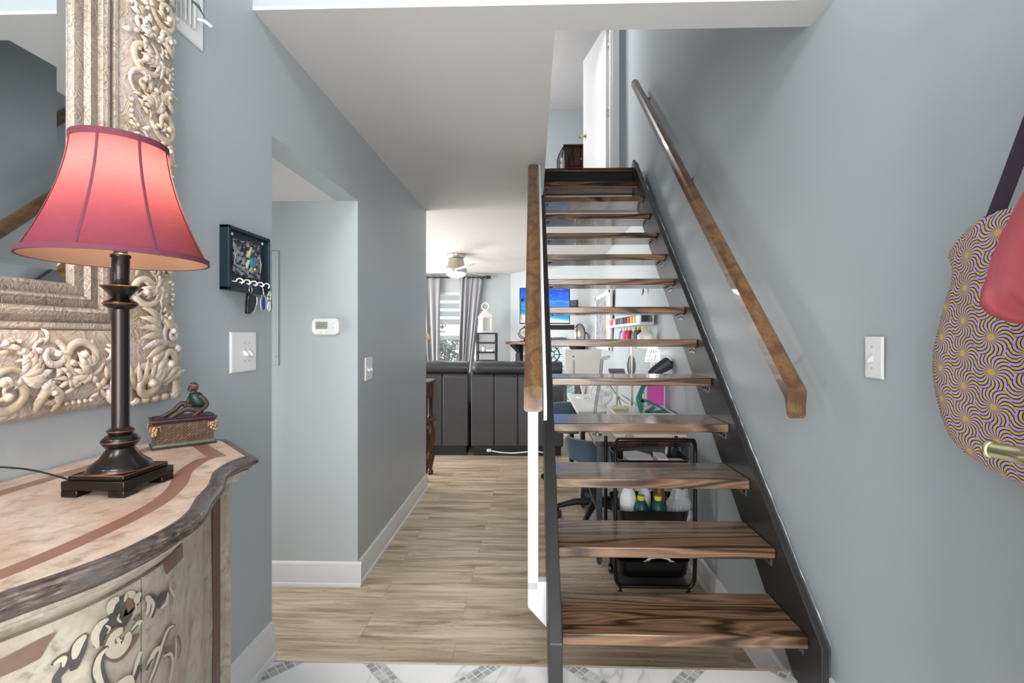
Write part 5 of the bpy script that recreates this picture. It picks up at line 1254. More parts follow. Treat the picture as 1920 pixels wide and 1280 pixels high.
# ------------------------------------------------------------ along the right wall
XR = .957
y_f, y_n = onX(1120, 600, XR).y, onX(1149, 600, XR).y
pz1, pz0 = P(0, 541.5, y_n).z, P(0, 658, y_n).z
pcf = thing('framed_picture', (XR, (y_f+y_n)/2, pz0), 'tall silver patterned picture in a pale frame on the right wall', 'picture')
mb = MB()
for a, b in (((y_n, pz0), (y_f, pz0+.05)), ((y_n, pz1-.05), (y_f, pz1)), ((y_f-.07, pz0), (y_f, pz1)), ((y_n, pz0), (y_n+.10, pz1))):
    mb.b2((XR-.035, a[0], a[1]), (XR-.001, b[0], b[1]))
mb.build('frame', M['trim'], pcf, bevel=.006)
mb = MB(); mb.b2((XR-.030, y_n+.10, pz0+.05), (XR-.026, y_n+.32, pz1-.05)); mb.build('mat_border', simple('beige_linen_border', 'c9b6a2', .7, var=.05), pcf, smooth=0)
t = NT('silver_brush_pattern'); n = t.noise(t.map((1, 6, 3)), 3.2, 6, .7, 1.5); t.col(t.ramp(n, [(.40, hexc('4d5058')), (.48, hexc('a4a7ad')), (.58, hexc('cfd0d4'))])); t.set(Roughness=.3, Metallic=.2); t.bump(n, .6, .01)
mb = MB(); mb.b2((XR-.029, y_n+.321, pz0+.05), (XR-.024, y_f-.07, pz1-.05)); mb.build('artwork', t.m, pcf, smooth=0)
# thread shelf
ya_, yb_ = onX(1222, 600, XR-.02).y, onX(1151, 600, XR-.02).y
zsf = P(0, 606, ya_).z+.0; xs0 = XR-.11
tsf = thing('wall_shelf', (XR, (ya_+yb_)/2, zsf), 'white wall shelf with an open cube end holding thread spools', 'shelf')
bz = P(0, 588, ya_+.1).z
mb = MB(); mb.b2((xs0, ya_, zsf-.012), (XR-.001, yb_, zsf+.012)); mb.build('board', M['white'], tsf, bevel=.003)
cy1 = ya_+.16
mb = MB(); mb.b2((xs0, ya_, zsf+.012), (xs0+.010, cy1, bz)); mb.b2((XR-.014, ya_, zsf+.012), (XR-.001, cy1, bz)); mb.b2((xs0, cy1, zsf+.012), (XR-.001, cy1+.012, bz)); mb.b2((xs0, ya_, bz), (XR-.001, cy1+.012, bz+.012)); mb.build('cube_end', M['white'], tsf, bevel=.003)
mb = MB(); mb.b2((xs0+.0105, cy1-.03, zsf+.0125), (XR-.0145, cy1-.001, bz-.001)); mb.build('blue_back_panel', simple('navy_panel', '3c5272', .6, var=.2), tsf)
hexs = ['c46a78', 'b85a64', 'd9d3cc', '3f3b42', '4a5a64', '6d7a8c', '37354a', '5d2e3c', 'c65a3a', 'dca05a', 'cfd08a', 'a9c0b0']
def spool(name, x, y, z, r, h, hx_, cap, label, grp, cone=False):
    s_ = thing(name, (x, y, z), label, 'thread spool', grp)
    mb = MB(); mb.lathe([(r, 0), (r, h*.78), (r*.45, h*.9)] if not cone else [(r*.9, 0), (r, h*.08), (r, h*.5), (r*.42, h*.82)], (x, y, z), 14); mb.build('thread', simple('thread_'+hx_, hx_, .6, var=.12, vs=60), s_, smooth=50)
    mb = MB(); mb.lathe([(r*.4, h*.82), (r*.42, h*.86), (r*.40, h), (r*.2, h)], (x, y, z), 12); mb.build('cap', cap, s_)
    return s_
cols = {'c46a78': 'rose', 'b85a64': 'brick pink', 'd9d3cc': 'off-white', '3f3b42': 'charcoal', '4a5a64': 'slate', '6d7a8c': 'grey blue', '37354a': 'navy', '5d2e3c': 'maroon', 'c65a3a': 'orange red', 'dca05a': 'amber', 'cfd08a': 'pale yellow', 'a9c0b0': 'sage'}
ny = len(hexs); span = yb_-.12-(cy1+.09)
for i, hx_ in enumerate(hexs):
    yy = yb_-.10-span*i/(ny-1); spool('thread_spool', xs0+.055, yy, zsf+.0125, .030, .075+.0*i, hx_, M['white'], cols[hx_]+' thread spool standing in the row on the upper wall shelf', 'thread spools on the upper wall shelf')
zl = P(0, 634, 4.35).z-.03
lyb, lya = onX(1152, 640, XR-.03).y, onX(1222, 640, XR-.03).y
ls = thing('wall_shelf', (XR, (lya+lyb)/2, zl), 'lower white wall shelf carrying thread cones and a white bottle', 'shelf')
mb = MB(); mb.b2((XR-.15, lya, zl-.02), (XR-.001, lyb, zl)); mb.build('board', M['white'], ls, bevel=.003)
mb = MB(); mb.b2((XR-.15, lya, zl-.045), (XR-.001, lya+.25, zl-.0205)); mb.build('drawer_box', M['white'], ls, bevel=.003)
for i, (px, hx_, cp, lb_) in enumerate(((1162, '9fb0cf', 'w', 'pale blue'), (1168, 'b4bcd6', 'w', 'lavender blue'), (1172, 'e03a66', 'w', 'hot pink'), (1178, 'c9284c', 'w', 'crimson'), (1189, '6f9490', 'y', 'grey green, yellow capped'), (1195, '3f5a5e', 'y', 'dark teal, yellow capped'))):
    q = onX(px, 630, XR-.09); spool('thread_cone', XR-.075, q.y, zl+.0005, .038, .125, hx_, M['white'] if cp == 'w' else M.setdefault('yellow', simple('yellow_plastic', 'd4cf3a', .4, var=.05)), lb_+' thread cone on the lower wall shelf', 'thread cones on the lower wall shelf', True)
q = onX(1207, 630, XR-.09); wb = thing('white_jug', (XR-.08, q.y, zl), 'white bottle with a cream cone lid at the near end of the lower wall shelf', 'bottle')
mb = MB(); mb.lathe([(.055, .0005), (.060, .02), (.060, .06), (.03, .085)], (XR-.08, q.y, zl), 20); mb.build('body', M['white'], wb, smooth=50)
mb = MB(); mb.lathe([(.032, .084), (.028, .09), (.012, .13), (.004, .135)], (XR-.08, q.y, zl), 16); mb.build('cone_lid', simple('cream_plastic', 'e3ddc0', .4), wb, smooth=50)
# little paper star and dome on the wall
q = onX(1206, 545, XR-.01); st_ = MB()
for k in range(5):
    a = R(90*k*.8+20); st_.tube([q, q+V((-.01, .05*cos(a), .05*sin(a)))], [.010, .001], 5)
o = st_.build('wall_star', M['steel_grey'], None, org=q); tag(o, 'small grey star ornament stuck high on the right wall', 'ornament')

# ------------------------------------------------------------ craft tables behind the stairs
dz = 1.2-.64
M['laminate'] = simple('grey_brown_laminate', 'a8a099', .35, var=.08, vs=4); M['leggrey'] = simple('dark_grey_steel', '3d4650', .4, .3, .05)
tx0 = .372
wt = thing('work_table', (.66, 3.3, ZW), 'grey-topped work table with dark steel legs behind the stairs', 'table')
mb = MB(); mb.b2((tx0, 2.84, dz-.028), (.938, 3.86, dz)); mb.build('tabletop', [M['laminate']], wt, bevel=.003)
mb = MB(); mb.b2((tx0, 2.834, dz-.030), (.938, 2.8395, dz-.001)); mb.build('front_edge', M['walnut'], wt)
for (x, y) in ((tx0+.015, 2.86), (.905, 2.86), (tx0+.015, 3.80), (.905, 3.80)):
    mb = MB(); mb.b2((x, y, ZW+.02), (x+.032, y+.032, dz-.0285)); mb.b2((x+.006, y+.006, ZW), (x+.026, y+.026, ZW+.02)); mb.build('leg', M['leggrey'], wt)
mb = MB(); mb.b2((tx0+.05, 2.865, ZW+.10), (.90, 2.885, ZW+.125)); mb.b2((tx0+.020, 2.895, ZW+.30), (tx0+.042, 3.798, ZW+.33)); mb.build('stretcher', M['leggrey'], wt)
mb = MB(); mb.b2((tx0+.055, 2.90, dz-.20), (.90, 2.91, dz-.03)); mb.build('fabric_skirt', simple('dusty_blue_fabric', '6b8590', .8, var=.2, vs=20), wt)
wd_ = thing('white_desk', (.66, 4.5, ZW), 'plain white desk farther back along the right wall', 'desk')
mb = MB(); mb.b2((.372, 3.95, dz-.03), (.938, 5.12, dz)); mb.build('desktop', M['white'], wd_, bevel=.003)
for (x, y) in ((.39, 3.98), (.89, 3.98), (.39, 5.05), (.89, 5.05)):
    mb = MB(); mb.b2((x, y, ZW), (x+.035, y+.035, dz-.0305)); mb.build('leg', M['white'], wd_)
# monitor
m0, m1 = P(1059, 655, 4.75), P(1128, 700, 4.75)
mo = thing('monitor', ((m0.x+m1.x)/2, 4.78, dz), 'white monitor seen from behind on the white desk', 'monitor')
ms0 = P(0, 708, 4.75).z
mb = MB(); mb.loft([rrect(V(((m0.x+m1.x)/2, 4.76+o_, (m0.z+ms0)/2)), m1.x-m0.x-i_, m0.z-ms0-i_, .012) for o_, i_ in ((0, .012), (.004, 0), (.03, 0), (.034, .006))]); mb.build('back_shell', simple('ivory_plastic', 'efeee6', .35, var=.01), mo, smooth=30)
q = P(1076, 686, 4.75); mb = MB(); mb.box((q.x, 4.757, q.z-.015), (.016, .008, .15)); mb.build('slot', M['steel_grey'], mo)
q2 = P(1075, 668, 4.75); mb = MB(); mb.ell((q2.x, 4.758, q2.z), (.010, .004, .008), nu=10, nv=6); mb.build('button', M['steel_grey'], mo)
xm = P(1093, 0, 4.8).x; mb = MB()
for e in (-1, 1):
    for g in (.4, 1): mb.tube([(xm, 4.81, dz+.02), (xm+e*.045*g, 4.80, ms0+.02)], .008, 6)
mb.lathe([(.07, 0.0005), (.07, .012), (.02, .02)], (xm, 4.81, dz), 18); mb.build('stand', M['white'], mo)
# swing arm lamp on the work table corner
b0 = P(1120, 812, 3.02); b0.z = dz
sw_ = thing('swing_arm_lamp', b0, 'thin steel arm lamp rising from the left corner of the work table', 'lamp')
p0 = V((b0.x, b0.y, dz+.001)); pA = P(1116, 772, 3.02); pB = P(1125, 710, 3.02); pC = P(1129, 672, 3.02)
mb = MB(); mb.lathe([(.03, 0), (.03, .012), (.012, .02)], p0, 16); mb.build('clamp', M['steel'], sw_)
for e in (-.006, .006):
    mb = MB(); mb.tube(curve3([p0+V((e, 0, .012)), pA+V((e, 0, 0)), pB+V((e, 0, 0)), pC+V((e, 0, 0))]), .0042, 7); mb.build('arm', M['steel_grey'], sw_)
mb = MB(); mb.tube([pC, P(1136, 671, 3.02), P(1143, 668, 3.0)], [.010, .012, .008], 8); mb.build('head', M['white'], sw_)
# desk fan
fq = P(1127, 742, 4.2); df_ = thing('desk_fan', (fq.x, fq.y, dz), 'round white desk fan standing on the white desk', 'fan')
mb = MB()
for r_ in (.10, .088, .07, .05, .03): mb.tube([fq+V((r_*cos(a), -.02+.1*(0.1-r_), .02+r_*sin(a))) for a in [2*pi*i/28 for i in range(28)]], .0028 if r_ < .1 else .007, 6, loop=True)
for k in range(16): a = 2*pi*k/16; mb.tube([fq+V((0, -.03, .02)), fq+V((.098*cos(a), -.015, .02+.098*sin(a)))], .0018, 5)
mb.build('grille', M['white'], df_); mb = MB(); mb.ell(fq+V((0, 0, .02)), (.035, .04, .035)); mb.build('motor', M['white'], df_)
mb = MB()
for k in range(3):
    a = 2*pi*k/3; r1_ = rotm('Y', a); mb.ell(fq+V((0, -.005, .02))+r1_ @ V((.05, 0, 0)), (.038, .004, .026), r1_)
mb.build('blades', M['siding'], df_); mb = MB(); mb.lathe([(.07, 0.0005), (.07, .01), (.012, .02), (.012, fq.z-dz)], (fq.x, fq.y, dz), 18); mb.build('stand', M['white'], df_)
# tablet leaning on the right
q0_, q1_ = P(1141, 699, 3.3), P(1171, 695, 3.3)
tq = P(1157, 702, 3.5); tl = thing('tablet_stand', (tq.x, tq.y, dz), 'grey tablet lying on a tall thin stand behind the swing lamp', 'tablet')
mb = MB(); mb.box((tq.x, tq.y, tq.z+.018), (.12, .10, .008), rotm('X', R(24))); mb.build('tablet', M['steel_grey'], tl, bevel=.003)
mb = MB(); mb.lathe([(.05, 0.0005), (.05, .01), (.006, .014), (.006, tq.z-dz+.006)], (tq.x, tq.y, dz), 14); mb.build('stand', M['steel'], tl)
# pole lamp with grey shield
pq = P(1185, 690, 3.72); pl = thing('pole_lamp', (pq.x, pq.y, dz), 'slim white pole lamp with a grey oval backing plate', 'lamp')
mb = MB(); mb.lathe([(.045, .0005), (.045, .01), (.009, .014), (.009, P(0, 640, 3.72).z-dz)], (pq.x, pq.y, dz), 14); mb.build('pole', M['steel'], pl)
mb = MB(); mb.ell((pq.x, pq.y+.02, P(0, 686, 3.72).z), (.034, .008, .085)); mb.build('backing_plate', M['steel_grey'], pl)
# tripod
q = P(1160, 745, 3.58); zb3 = dz+.001; tp = thing('helping_hand_tripod', (q.x, q.y, zb3), 'small silver three-legged clamp stand on the work table', 'clamp stand')
for k, (a, b) in enumerate(((-.06, -.02), (.03, .03), (.05, -.04))):
    mb = MB(); mb.tube([(q.x, q.y, q.z), (q.x+a, q.y+b, zb3+.003)], .003, 6); mb.build('leg', M['chrome'], tp)
mb = MB(); mb.ell(q, .012, nu=10, nv=8); mb.tube([q, q+V((-.07, 0, .10))], .004, 6); mb.tube([q+V((-.07, 0, .10)), q+V((-.075, 0, .13))], .008, 6); mb.tube([q, q+V((.07, 0, -.05))], .003, 6); mb.build('clamp_arm', M['steel'], tp)
# low white riser box, yellow ribbon coil, green press
RB0 = .79; rbz = dz+.126
q = P(1200, 772, 3.25)
rb = MB(); rb.b2((P(1145, 0, 3.25).x, 3.10, dz+.0005), (.935, 3.44, rbz)); o = rb.build('storage_box', M['white'], None, org=((P(1145, 0, 3.25).x+.935)/2, 3.29, dz), bevel=.006); tag(o, 'low white storage box on the work table under the green press', 'box')
c_ = P(1163, 770, 3.2); c_.z = rbz; rbn = thing('ribbon_coil', c_, 'loose coil of yellow and white ribbon beside the green press', 'ribbon')
mb = MB(); rg = random.Random(3)
for k in range(16):
    r_ = rg.uniform(.035, .062); oz = rbz+.005+.003*k*.5; ph_ = rg.random()
    mb.tube([c_+V((r_*cos(a), r_*.6*sin(a), oz-rbz+.004*sin(3*a+ph_))) for a in [2*pi*i/20 for i in range(20)]], .0035, 5, loop=True, flat=.4, m=k % 2)
mb.build('loops', [simple('yellow_ribbon', 'd8d267', .5), M['white']], rbn)
M['green_p'] = simple('green_enamel', '1f6b58', .3, var=.08, vs=20)
GQ = 3.14
def G(px, py, o_=0): p_ = P(px, py, GQ+.02); return V((p_.x, GQ+o_, p_.z+ (rbz-P(0, 771, GQ+.02).z)))
gp = thing('hand_press', G(1215, 771), 'green cast iron hand press on the low white box', 'press')
mb = MB(); K = []
arm = [(1212, 712), (1203, 722), (1196, 738), (1193, 750), (1196, 762), (1199, 771), (1207, 771), (1203, 758), (1202, 750), (1204, 738), (1208, 728), (1216, 718)]
def plate(pts, th_=.022): return mb.extr([G(a, b, -th_/2) for a, b in pts], (0, th_, 0))
def quadstrip(A, B, th_=.024):
    for i in range(len(A)-1): mb.loft([[G(*A[i], -th_/2), G(*B[i], -th_/2), G(*B[i], th_/2), G(*A[i], th_/2)], [G(*A[i+1], -th_/2), G(*B[i+1], -th_/2), G(*B[i+1], th_/2), G(*A[i+1], th_/2)]])
quadstrip([(1203, 715), (1196, 729), (1191, 742), (1191, 752), (1194, 761), (1197, 771)], [(1211, 717), (1204, 730), (1201, 742), (1205, 751), (1201, 761), (1202, 771)])
quadstrip([(1198, 746), (1212, 747), (1230, 756), (1252, 770.5)], [(1198, 752), (1211, 752), (1224, 758), (1240, 766)])
quadstrip([(1206, 768), (1222, 768), (1240, 766), (1252, 770.5)], [(1206, 771), (1222, 771), (1240, 771), (1252, 771)]); quadstrip([(1221, 757), (1214, 764), (1206, 768)], [(1226, 762), (1219, 768), (1212, 771)])
mb.build('cast_frame', M['green_p'], gp, smooth=30, bevel=.0015)
mb = MB(); mb.tube([G(1203, 733), G(1203, 747)], .008, 12); mb.tube([G(1203, 747), G(1203, 752)], .005, 10); mb.build('ram', M['chrome'], gp)
mb = MB()
for k in range(7): mb.tube([G(1203, 753+2*k)+V((.0065*cos(a), .0065*sin(a), 0)) for a in [2*pi*i/12 for i in range(12)]], .0014, 5, loop=True)
mb.tube([G(1203, 752), G(1203, 767)], .0035, 8); mb.build('spring', M['steel'], gp)
mb = MB(); mb.tube([G(1204, 720), G(1209, 712), G(1216, 704)], [.009, .010, .009], 10); mb.build('lever_grip', simple('dark_red_grip', '5a2b30', .5), gp)
# pink sheet and its board
q0_, q1_ = P(1208, 712, 3.44), P(1252, 757, 3.44)
pb_ = thing('backing_board', (.87, 3.44, rbz), 'white board leaning against the right wall behind the press', 'board')
mb = MB(); mb.b2((q0_.x-.03, 3.425, rbz+.001), (.952, 3.44, P(0, 702, 3.44).z)); mb.build('board', M['white'], pb_)
mb = MB(); mb.b2((q0_.x+.012, 3.4215, P(0, 758, 3.44).z), (.945, 3.4245, P(0, 704, 3.44).z)); o = mb.build('pink_paper', simple('bright_pink_paper', 'e25fc0', .7, var=.02), None, org=(.87, 3.423, P(0, 758, 3.44).z)); tag(o, 'bright pink sheet of paper against the white board', 'paper')
# lattice lamp
lq = P(1221, 660, 3.62); ll = thing('lattice_lamp', (lq.x, 3.60, dz), 'white lattice-shade lamp near the right wall behind the stairs', 'lamp')
lz0, lz1 = P(0, 677, 3.62).z, P(0, 645, 3.62).z; LR0, LR1 = .060, .030
M['litwhite'] = simple('bright_white_metal', 'f2f2f2', .5, var=0, emit='ffffff', es=.25)
mb = MB()
for z_, r_ in ((lz0, LR0), (lz1, LR1)): mb.tube([(lq.x+r_*cos(2*pi*i/24), 3.60+r_*sin(2*pi*i/24), z_) for i in range(24)], .003, 6, loop=True)
for k in range(14):
    for e in (-1, 1): a = 2*pi*k/14; b = a+e*.8; mb.tube([(lq.x+LR0*cos(a), 3.60+LR0*sin(a), lz0), (lq.x+(LR0+LR1)/2*cos((a+b)/2), 3.60+(LR0+LR1)/2*sin((a+b)/2), (lz0+lz1)/2), (lq.x+LR1*cos(b), 3.60+LR1*sin(b), lz1)], .0028, 5)
mb.build('lamp_shade', M['litwhite'], ll)
mb = MB(); mb.lathe([(.05, .0005), (.05, .01), (.014, .02), (.018, .12), (.010, .16), (.016, .24), (.010, .30), (.018, lz0-dz-.02), (.008, lz0-dz), (.006, lz0-dz+.05)], (lq.x, 3.60, dz), 16); mb.tube([(lq.x-LR0, 3.60, lz0), (lq.x+LR0, 3.60, lz0)], .0025, 5); mb.build('base', M['white'], ll)
pl_ = bpy.data.lights.new('lattice_lamp_bulb', 'POINT'); pl_.energy = .12; pl_.shadow_soft_size = .025; po_ = bpy.data.objects.new('lattice_lamp_bulb', pl_); col.objects.link(po_); po_.location = (lq.x, 3.60, (lz0+lz1)/2)
# black lamp head
q0_, q1_ = P(1226, 697, 3.25), P(1254, 680, 3.25)
bh = thing('wall_spotlight', (.90, 3.25, q1_.z), 'dark grey cylindrical lamp head angled out from the right wall', 'lamp')
d_ = (q1_-q0_).normalized(); mb = MB(); mb.tube([q0_-d_*.035, q0_, q0_+d_*.055], [.022, .034, .040], 18); mb.build('front_cylinder', M['dkgrey'] if 'dkgrey' in M else M.setdefault('dkgrey', simple('dark_grey_shell', '3b3f46', .45, var=.05)), bh, smooth=40)
mb = MB(); mb.tube([q0_+d_*.056, q0_+d_*.075, q1_, q1_+d_*.012], [.041, .044, .044, .030], 18); mb.build('rear_cylinder', M['dkgrey'], bh, smooth=40)
mb = MB(); mb.tube([q1_, V((XR-.001, 3.25, q1_.z+.0))], .012, 8); mb.build('wall_mount', M['dkgrey'], bh)

# ------------------------------------------------------------ office chairs
def chair(cx_, cy_, zs, rz_, label, shell_h, back=True):
    c_ = thing('office_chair', (cx_, cy_, ZW), label, 'chair', 'blue upholstered office chairs')
    r0 = rotz(rz_); o0 = V((cx_, cy_, 0))
    rings = []
    for k in range(9):
        t_ = k/8; z_ = zs+shell_h*t_; a_e = R(30+10*t_); rr_ = .205+.025*t_
        n_ = 22; outer = []; inner = []
        for i in range(n_+1):
            a = -pi/2-R(118)+R(236)*i/n_
            outer.append(o0+r0 @ V((rr_*1.05*cos(a), rr_*sin(a)*1.0, 0))+V((0, 0, z_-(.08*t_ if abs(a+pi/2) > 1.5 else 0)*((abs(a+pi/2)-1.5)))))
            inner.append(o0+r0 @ V(((rr_-.032)*1.05*cos(a), (rr_-.032)*sin(a), 0))+V((0, 0, z_)))
        rings.append(outer+inner[::-1])
    mb = MB(); mb.loft(rings); mb.build('shell_back', M['navy'], c_, smooth=60, bevel=0)
    mb = MB(); mb.lathe([(.17, zs-.03), (.205, zs-.01), (.205, zs+.04), (.17, zs+.065), (.02, zs+.07)], o0, 28); mb.build('seat', M['navy'], c_, smooth=60)
    mb = MB(); mb.lathe([(.10, zs-.05), (.10, zs-.031), (.03, zs-.031)], o0, 16); mb.lathe([(.022, ZW+.12), (.022, zs-.05)], o0, 12); mb.build('gas_column', M['black_m'], c_)
    mb = MB(); mb.lathe([(.045, ZW+.10), (.05, ZW+.15), (.03, ZW+.17)], o0, 16); mb.build('hub', M['black_m'], c_)
    for k in range(5):
        a = rz_+2*pi*k/5+.2; e_ = V((cos(a), sin(a), 0))
        mb = MB(); mb.tube([o0+e_*.03+V((0, 0, ZW+.135)), o0+e_*.16+V((0, 0, ZW+.125)), o0+e_*.29+V((0, 0, ZW+.088))], [.030, .026, .018], 8); lg = mb.build('base_arm', M['black_m'], c_, smooth=50)
        p_ = V((-e_.y, e_.x, 0)); q_ = o0+e_*.285+V((0, 0, ZW+.030)); mb = MB()
        for s_ in (-1, 1): mb.lathe([(.001, -.009), (.029, -.009), (.029, .009), (.001, .009)], q_+p_*s_*.013, 16, frame_to(p_))
        mb.tube([q_+V((0, 0, .012)), q_+V((0, 0, .062))], .007, 6); mb.build('caster', M['black_p'], lg, smooth=40)
    return c_
q = P(1118, 930, 3.62)
chair(.475, 3.58, P(0, 861, 3.45).z, R(20), 'blue upholstered swivel chair with black star base under the work table', .155)
chair(.36, 4.42, P(0, 806, 4.25).z, R(140), 'blue swivel chair tucked at the left end of the white desk', .20)

# ------------------------------------------------------------ rolling cart
cx0_, cx1_ = P(1150, 0, 2.50).x, P(1297, 0, 2.50).x; cy0_, cy1_ = 2.455, 2.80
cz = lambda py: P(0, py, cy0_+.02).z
ct = thing('utility_cart', ((cx0_+cx1_)/2, (cy0_+cy1_)/2, ZW), 'black three-tier metal rolling cart behind the stairs', 'cart')
for y_ in (cy0_+.01, cy1_-.01):
    mb = MB(); zb_, zt2 = ZW+.085, 1.2-.545
    mb.tube(curve3([(cx0_+.03, y_, zb_), (cx0_+.008, y_, zb_+.03), (cx0_+.002, y_, zb_+.12)], 5)+[V((cx0_+.002, y_, zt2-.05))], .0105, 10)
    mb.tube(curve3([(cx1_-.03, y_, zb_), (cx1_-.008, y_, zb_+.03), (cx1_-.002, y_, zb_+.12)], 5)+[V((cx1_-.002, y_, zt2-.05))], .0105, 10)
    mb.tube([(cx0_+.03, y_, zb_), (cx1_-.03, y_, zb_)], .0105, 10); mb.build('side_frame', M['black_p'], ct, smooth=60)
mb = MB(); zt2 = 1.2-.545
mb.tube(curve3([(cx0_+.002, cy0_+.01, zt2-.05), (cx0_+.01, cy0_+.004, zt2-.01), (cx0_+.05, cy0_-.004, zt2), (cx1_-.05, cy0_-.004, zt2), (cx1_-.01, cy0_+.004, zt2-.01), (cx1_-.002, cy0_+.01, zt2-.05)], 6), .0105, 10)
mb.build('push_handle', M['black_p'], ct, smooth=60)
bys = []
for k, (zr, dp) in enumerate(((cz(862)+.0, .11), (cz(957), .11), (cz(1051), .095))):
    mb = MB(); ccx, ccy = (cx0_+cx1_)/2, (cy0_+cy1_)/2; wx, wy = cx1_-cx0_-.035, cy1_-cy0_-.03
    mb.loft([rrect(V((ccx, ccy, z_)), wx-i_, wy-i_, .05, 6, (1, 0, 0), (0, 1, 0)) for z_, i_ in ((zr-dp+.004, .10), (zr-dp+.004, .05), (zr-dp+.02, .02), (zr, 0), (zr+.004, -.006), (zr+.004, .004), (zr-dp+.022, .024), (zr-dp+.008, .054), (zr-dp+.008, .10))])
    mb.build('basket', M['black_p'], ct, smooth=45); bys.append(zr-dp+.009)
for x in (cx0_+.03, cx1_-.03):
    for y_ in (cy0_+.02, cy1_-.03):
        mb = MB(); mb.lathe([(.001, -.012), (.026, -.012), (.028, 0), (.026, .012), (.001, .012)], (x, y_, ZW+.0285), 16, frame_to((1, 0, 0))); mb.tube([(x, y_, ZW+.03), (x, y_, ZW+.085)], .007, 6); mb.build('caster', M['black_p'], ct)
mb = MB(); mb.b2((cx0_+.03, cy0_+.02, ZW+.080), (cx1_-.03, cy1_-.02, ZW+.084)); mb.build('bottom_plate', M['steel_grey'], ct)
# cutting board with lettering on the work table
q0_, q1_ = P(1151, 812, 2.96), P(1290, 812, 2.96)
cbd = thing('cutting_board', ((q0_.x+q1_.x)/2, 2.99, dz), 'pale wooden board with small dark lettering at the front of the work table', 'board')
mb = MB(); mb.b2((q0_.x, 2.95, dz+.0008), (q1_.x, 3.08, dz+.020)); mb.build('board', simple('pale_pinkish_wood', 'd2c1b4', .5, var=.08), cbd, bevel=.003)
fnt = bpy.data.curves.new('lettering', 'FONT'); fnt.body = 'AMES -'; fnt.size = .022; fnt.extrude = .0003
ft_ = bpy.data.objects.new('lettering_curve', fnt); col.objects.link(ft_); bpy.context.view_layer.update()
lm = bpy.data.meshes.new_from_object(ft_.evaluated_get(bpy.context.evaluated_depsgraph_get())); bpy.data.objects.remove(ft_)
fo_ = bpy.data.objects.new('lettering', lm); col.objects.link(fo_); lm.materials.clear(); lm.materials.append(M['black_m']); fo_.parent = cbd
fo_.location = V((q0_.x+.065, 2.9492, dz+.003))-ORG[cbd.name]; fo_.rotation_euler = (R(90), 0, 0)
# cart contents
M['paper'] = simple('white_paper', 'dcdde2', .7, var=.04)
b0_ = bys[0]
def pack(name, pts, z0_, h, label, cat, m=None, rg=None, crumple=.0):
    rg = random.Random(hash(label) % 1000 if False else len(label)); n_ = len(pts); cxm = sum(p[0] for p in pts)/n_; cym = sum(p[1] for p in pts)/n_
    rings = []
    for t_ in (0, .35, .7, 1):
        k = 1-.12*t_*t_; rings.append([V((cxm+(p[0]-cxm)*k+rg.uniform(-1, 1)*crumple, cym+(p[1]-cym)*k+rg.uniform(-1, 1)*crumple, z0_+h*t_*(1+rg.uniform(-1, 1)*crumple*8))) for p in pts])
    mb = MB(); mb.loft(rings); o = mb.build(name, m or M['paper'], None, org=(cxm, cym, z0_), smooth=25, bevel=.0015); tag(o, label, cat); return o
xx = lambda px: P(px, 0, 2.62).x
pack('paper_bag', [(xx(1170), 2.50), (xx(1218), 2.49), (xx(1222), 2.62), (xx(1200), 2.72), (xx(1172), 2.70), (xx(1163), 2.60)], b0_, .098, 'crumpled white paper bag at the left of the top cart basket', 'bag', crumple=.006)
pack('envelope_stack', [(xx(1224), 2.51), (xx(1243), 2.50), (xx(1246), 2.66), (xx(1226), 2.68)], b0_, .10, 'small stack of white envelopes in the middle of the top cart basket', 'envelopes', crumple=.003)
pack('folded_paper', [(xx(1249), 2.51), (xx(1283), 2.51), (xx(1283), 2.64), (xx(1249), 2.64)], b0_, .075, 'flat folded white paper at the right of the top cart basket', 'paper', crumple=.002)
b1_ = bys[1]
def bottle_cone(px, y_, r_, h, hx_, cap, label, body='w'):
    x_ = P(px, 0, y_).x; s_ = thing('thread_cone', (x_, y_, b1_), label, 'thread cone', 'thread cones in the middle cart basket')
    mb = MB(); mb.lathe([(r_*.9, 0), (r_, .008), (r_, h*.55), (r_*.94, h*.66), (r_*.60, h*.82), (r_*.42, h*.86)], (x_, y_, b1_), 24); mb.build('thread', simple('cone_'+hx_, hx_, .45, var=.06, vs=80), s_, smooth=60)
    mb = MB(); mb.lathe([(r_*.46, h*.86), (r_*.50, h*.88), (r_*.50, h), (r_*.3, h+.001)], (x_, y_, b1_), 20); mb.build('cap', cap, s_, smooth=40)
Y_ = M['yellow']
bottle_cone(1201, 2.53, .040, .168, '0e4a48', Y_, 'dark green thread cone with yellow cap at the front of the cart, left one')
bottle_cone(1232, 2.53, .040, .168, '12504c', Y_, 'dark green thread cone with yellow cap at the front of the cart, right one')
bottle_cone(1177, 2.585, .046, .225, 'e3e2e6', M['steel_grey'], 'large white thread cone with grey cap in the middle cart basket')
bottle_cone(1207, 2.65, .036, .215, 'cfcdd6', simple('raspberry_plastic', 'a83355', .4), 'pale thread cone with a raspberry cap behind the green cones')
bottle_cone(1234, 2.62, .036, .225, '6b4038', Y_, 'brown thread cone with yellow cap behind the right green cone')
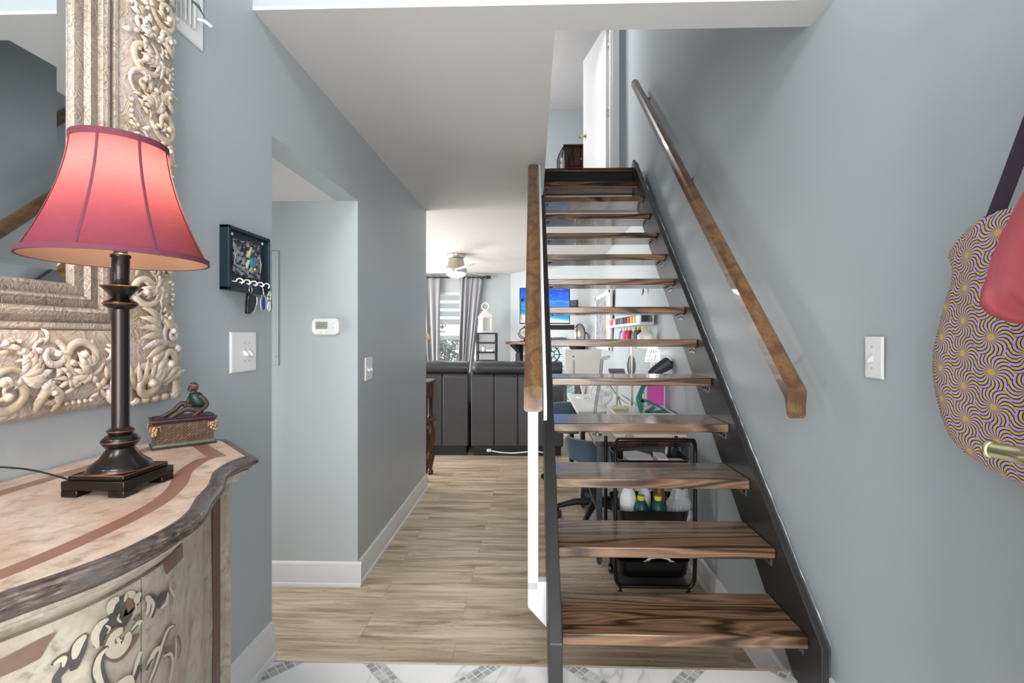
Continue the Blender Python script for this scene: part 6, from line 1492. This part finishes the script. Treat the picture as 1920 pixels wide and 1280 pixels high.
t = NT('clear_plastic_bag'); t.col(hexc('dfe3e8')); t.set(Roughness=.25, Transmission_Weight=.35, Alpha=.85); t.bump(t.noise(t.co(), 22, 5, .6, 1.), 1.0, .02); M['bagp'] = t.m
def plastic(pts, z0_, h, label, seed):
    rg = random.Random(seed); n_ = 16; (x0_a, y0_a), (x1_a, y1_a) = pts; rings = []
    for t_ in [i/8 for i in range(9)]:
        k = (.75+.35*sin(pi*min(1, t_*1.1+.1)))*(1-.55*max(0, t_-.6)); rings.append([V(((x0_a+x1_a)/2+(x1_a-x0_a)/2*k*cos(a)*(1+rg.uniform(-.18, .18)), (y0_a+y1_a)/2+(y1_a-y0_a)/2*k*sin(a)*(1+rg.uniform(-.18, .18)), z0_+h*t_+rg.uniform(-.006, .006)*(t_ > 0))) for a in [2*pi*i/n_ for i in range(n_)]])
    mb = MB(); mb.loft(rings); o = mb.build('plastic_bag', M['bagp'], None, org=((x0_a+x1_a)/2, (y0_a+y1_a)/2, z0_), smooth=30); tag(o, label, 'bag')
plastic(((xx(1244), 2.50), (xx(1297)-.02, 2.64)), b1_+.001, .20, 'crumpled clear plastic bag at the right side of the middle cart basket', 1)
plastic(((xx(1165), 2.665), (xx(1195), 2.755)), b1_+.001, .24, 'plastic bag standing behind the white thread cone in the cart', 2)
wcb = thing('wire_bundle', P(1235, 1045, 2.6), 'loop of thin white wires in the bottom cart basket', 'wire')
for k in range(4):
    mb = MB(); a_ = P(1200+6*k, 1056, 2.50); b_ = P(1268-4*k, 1060, 2.50); c_ = P(1228+3*k, 1047+1.5*k, 2.54)
    lo_ = lambda p_: V((p_.x, 2.50, cz(1051)-.02))
    mb.tube(curve3([V((a_.x, 2.50, bys[2]+.004)), V((a_.x, 2.50+.01*k, cz(1060))), V((c_.x-.03, 2.53+.01*k, cz(1054)+.004*k)), V((c_.x+.04, 2.54+.01*k, cz(1054)+.002*k)), V((b_.x, 2.52, cz(1061))), V((b_.x+.005, 2.52, bys[2]+.004))]), .003, 6); mb.build('wire', M['white'], wcb)
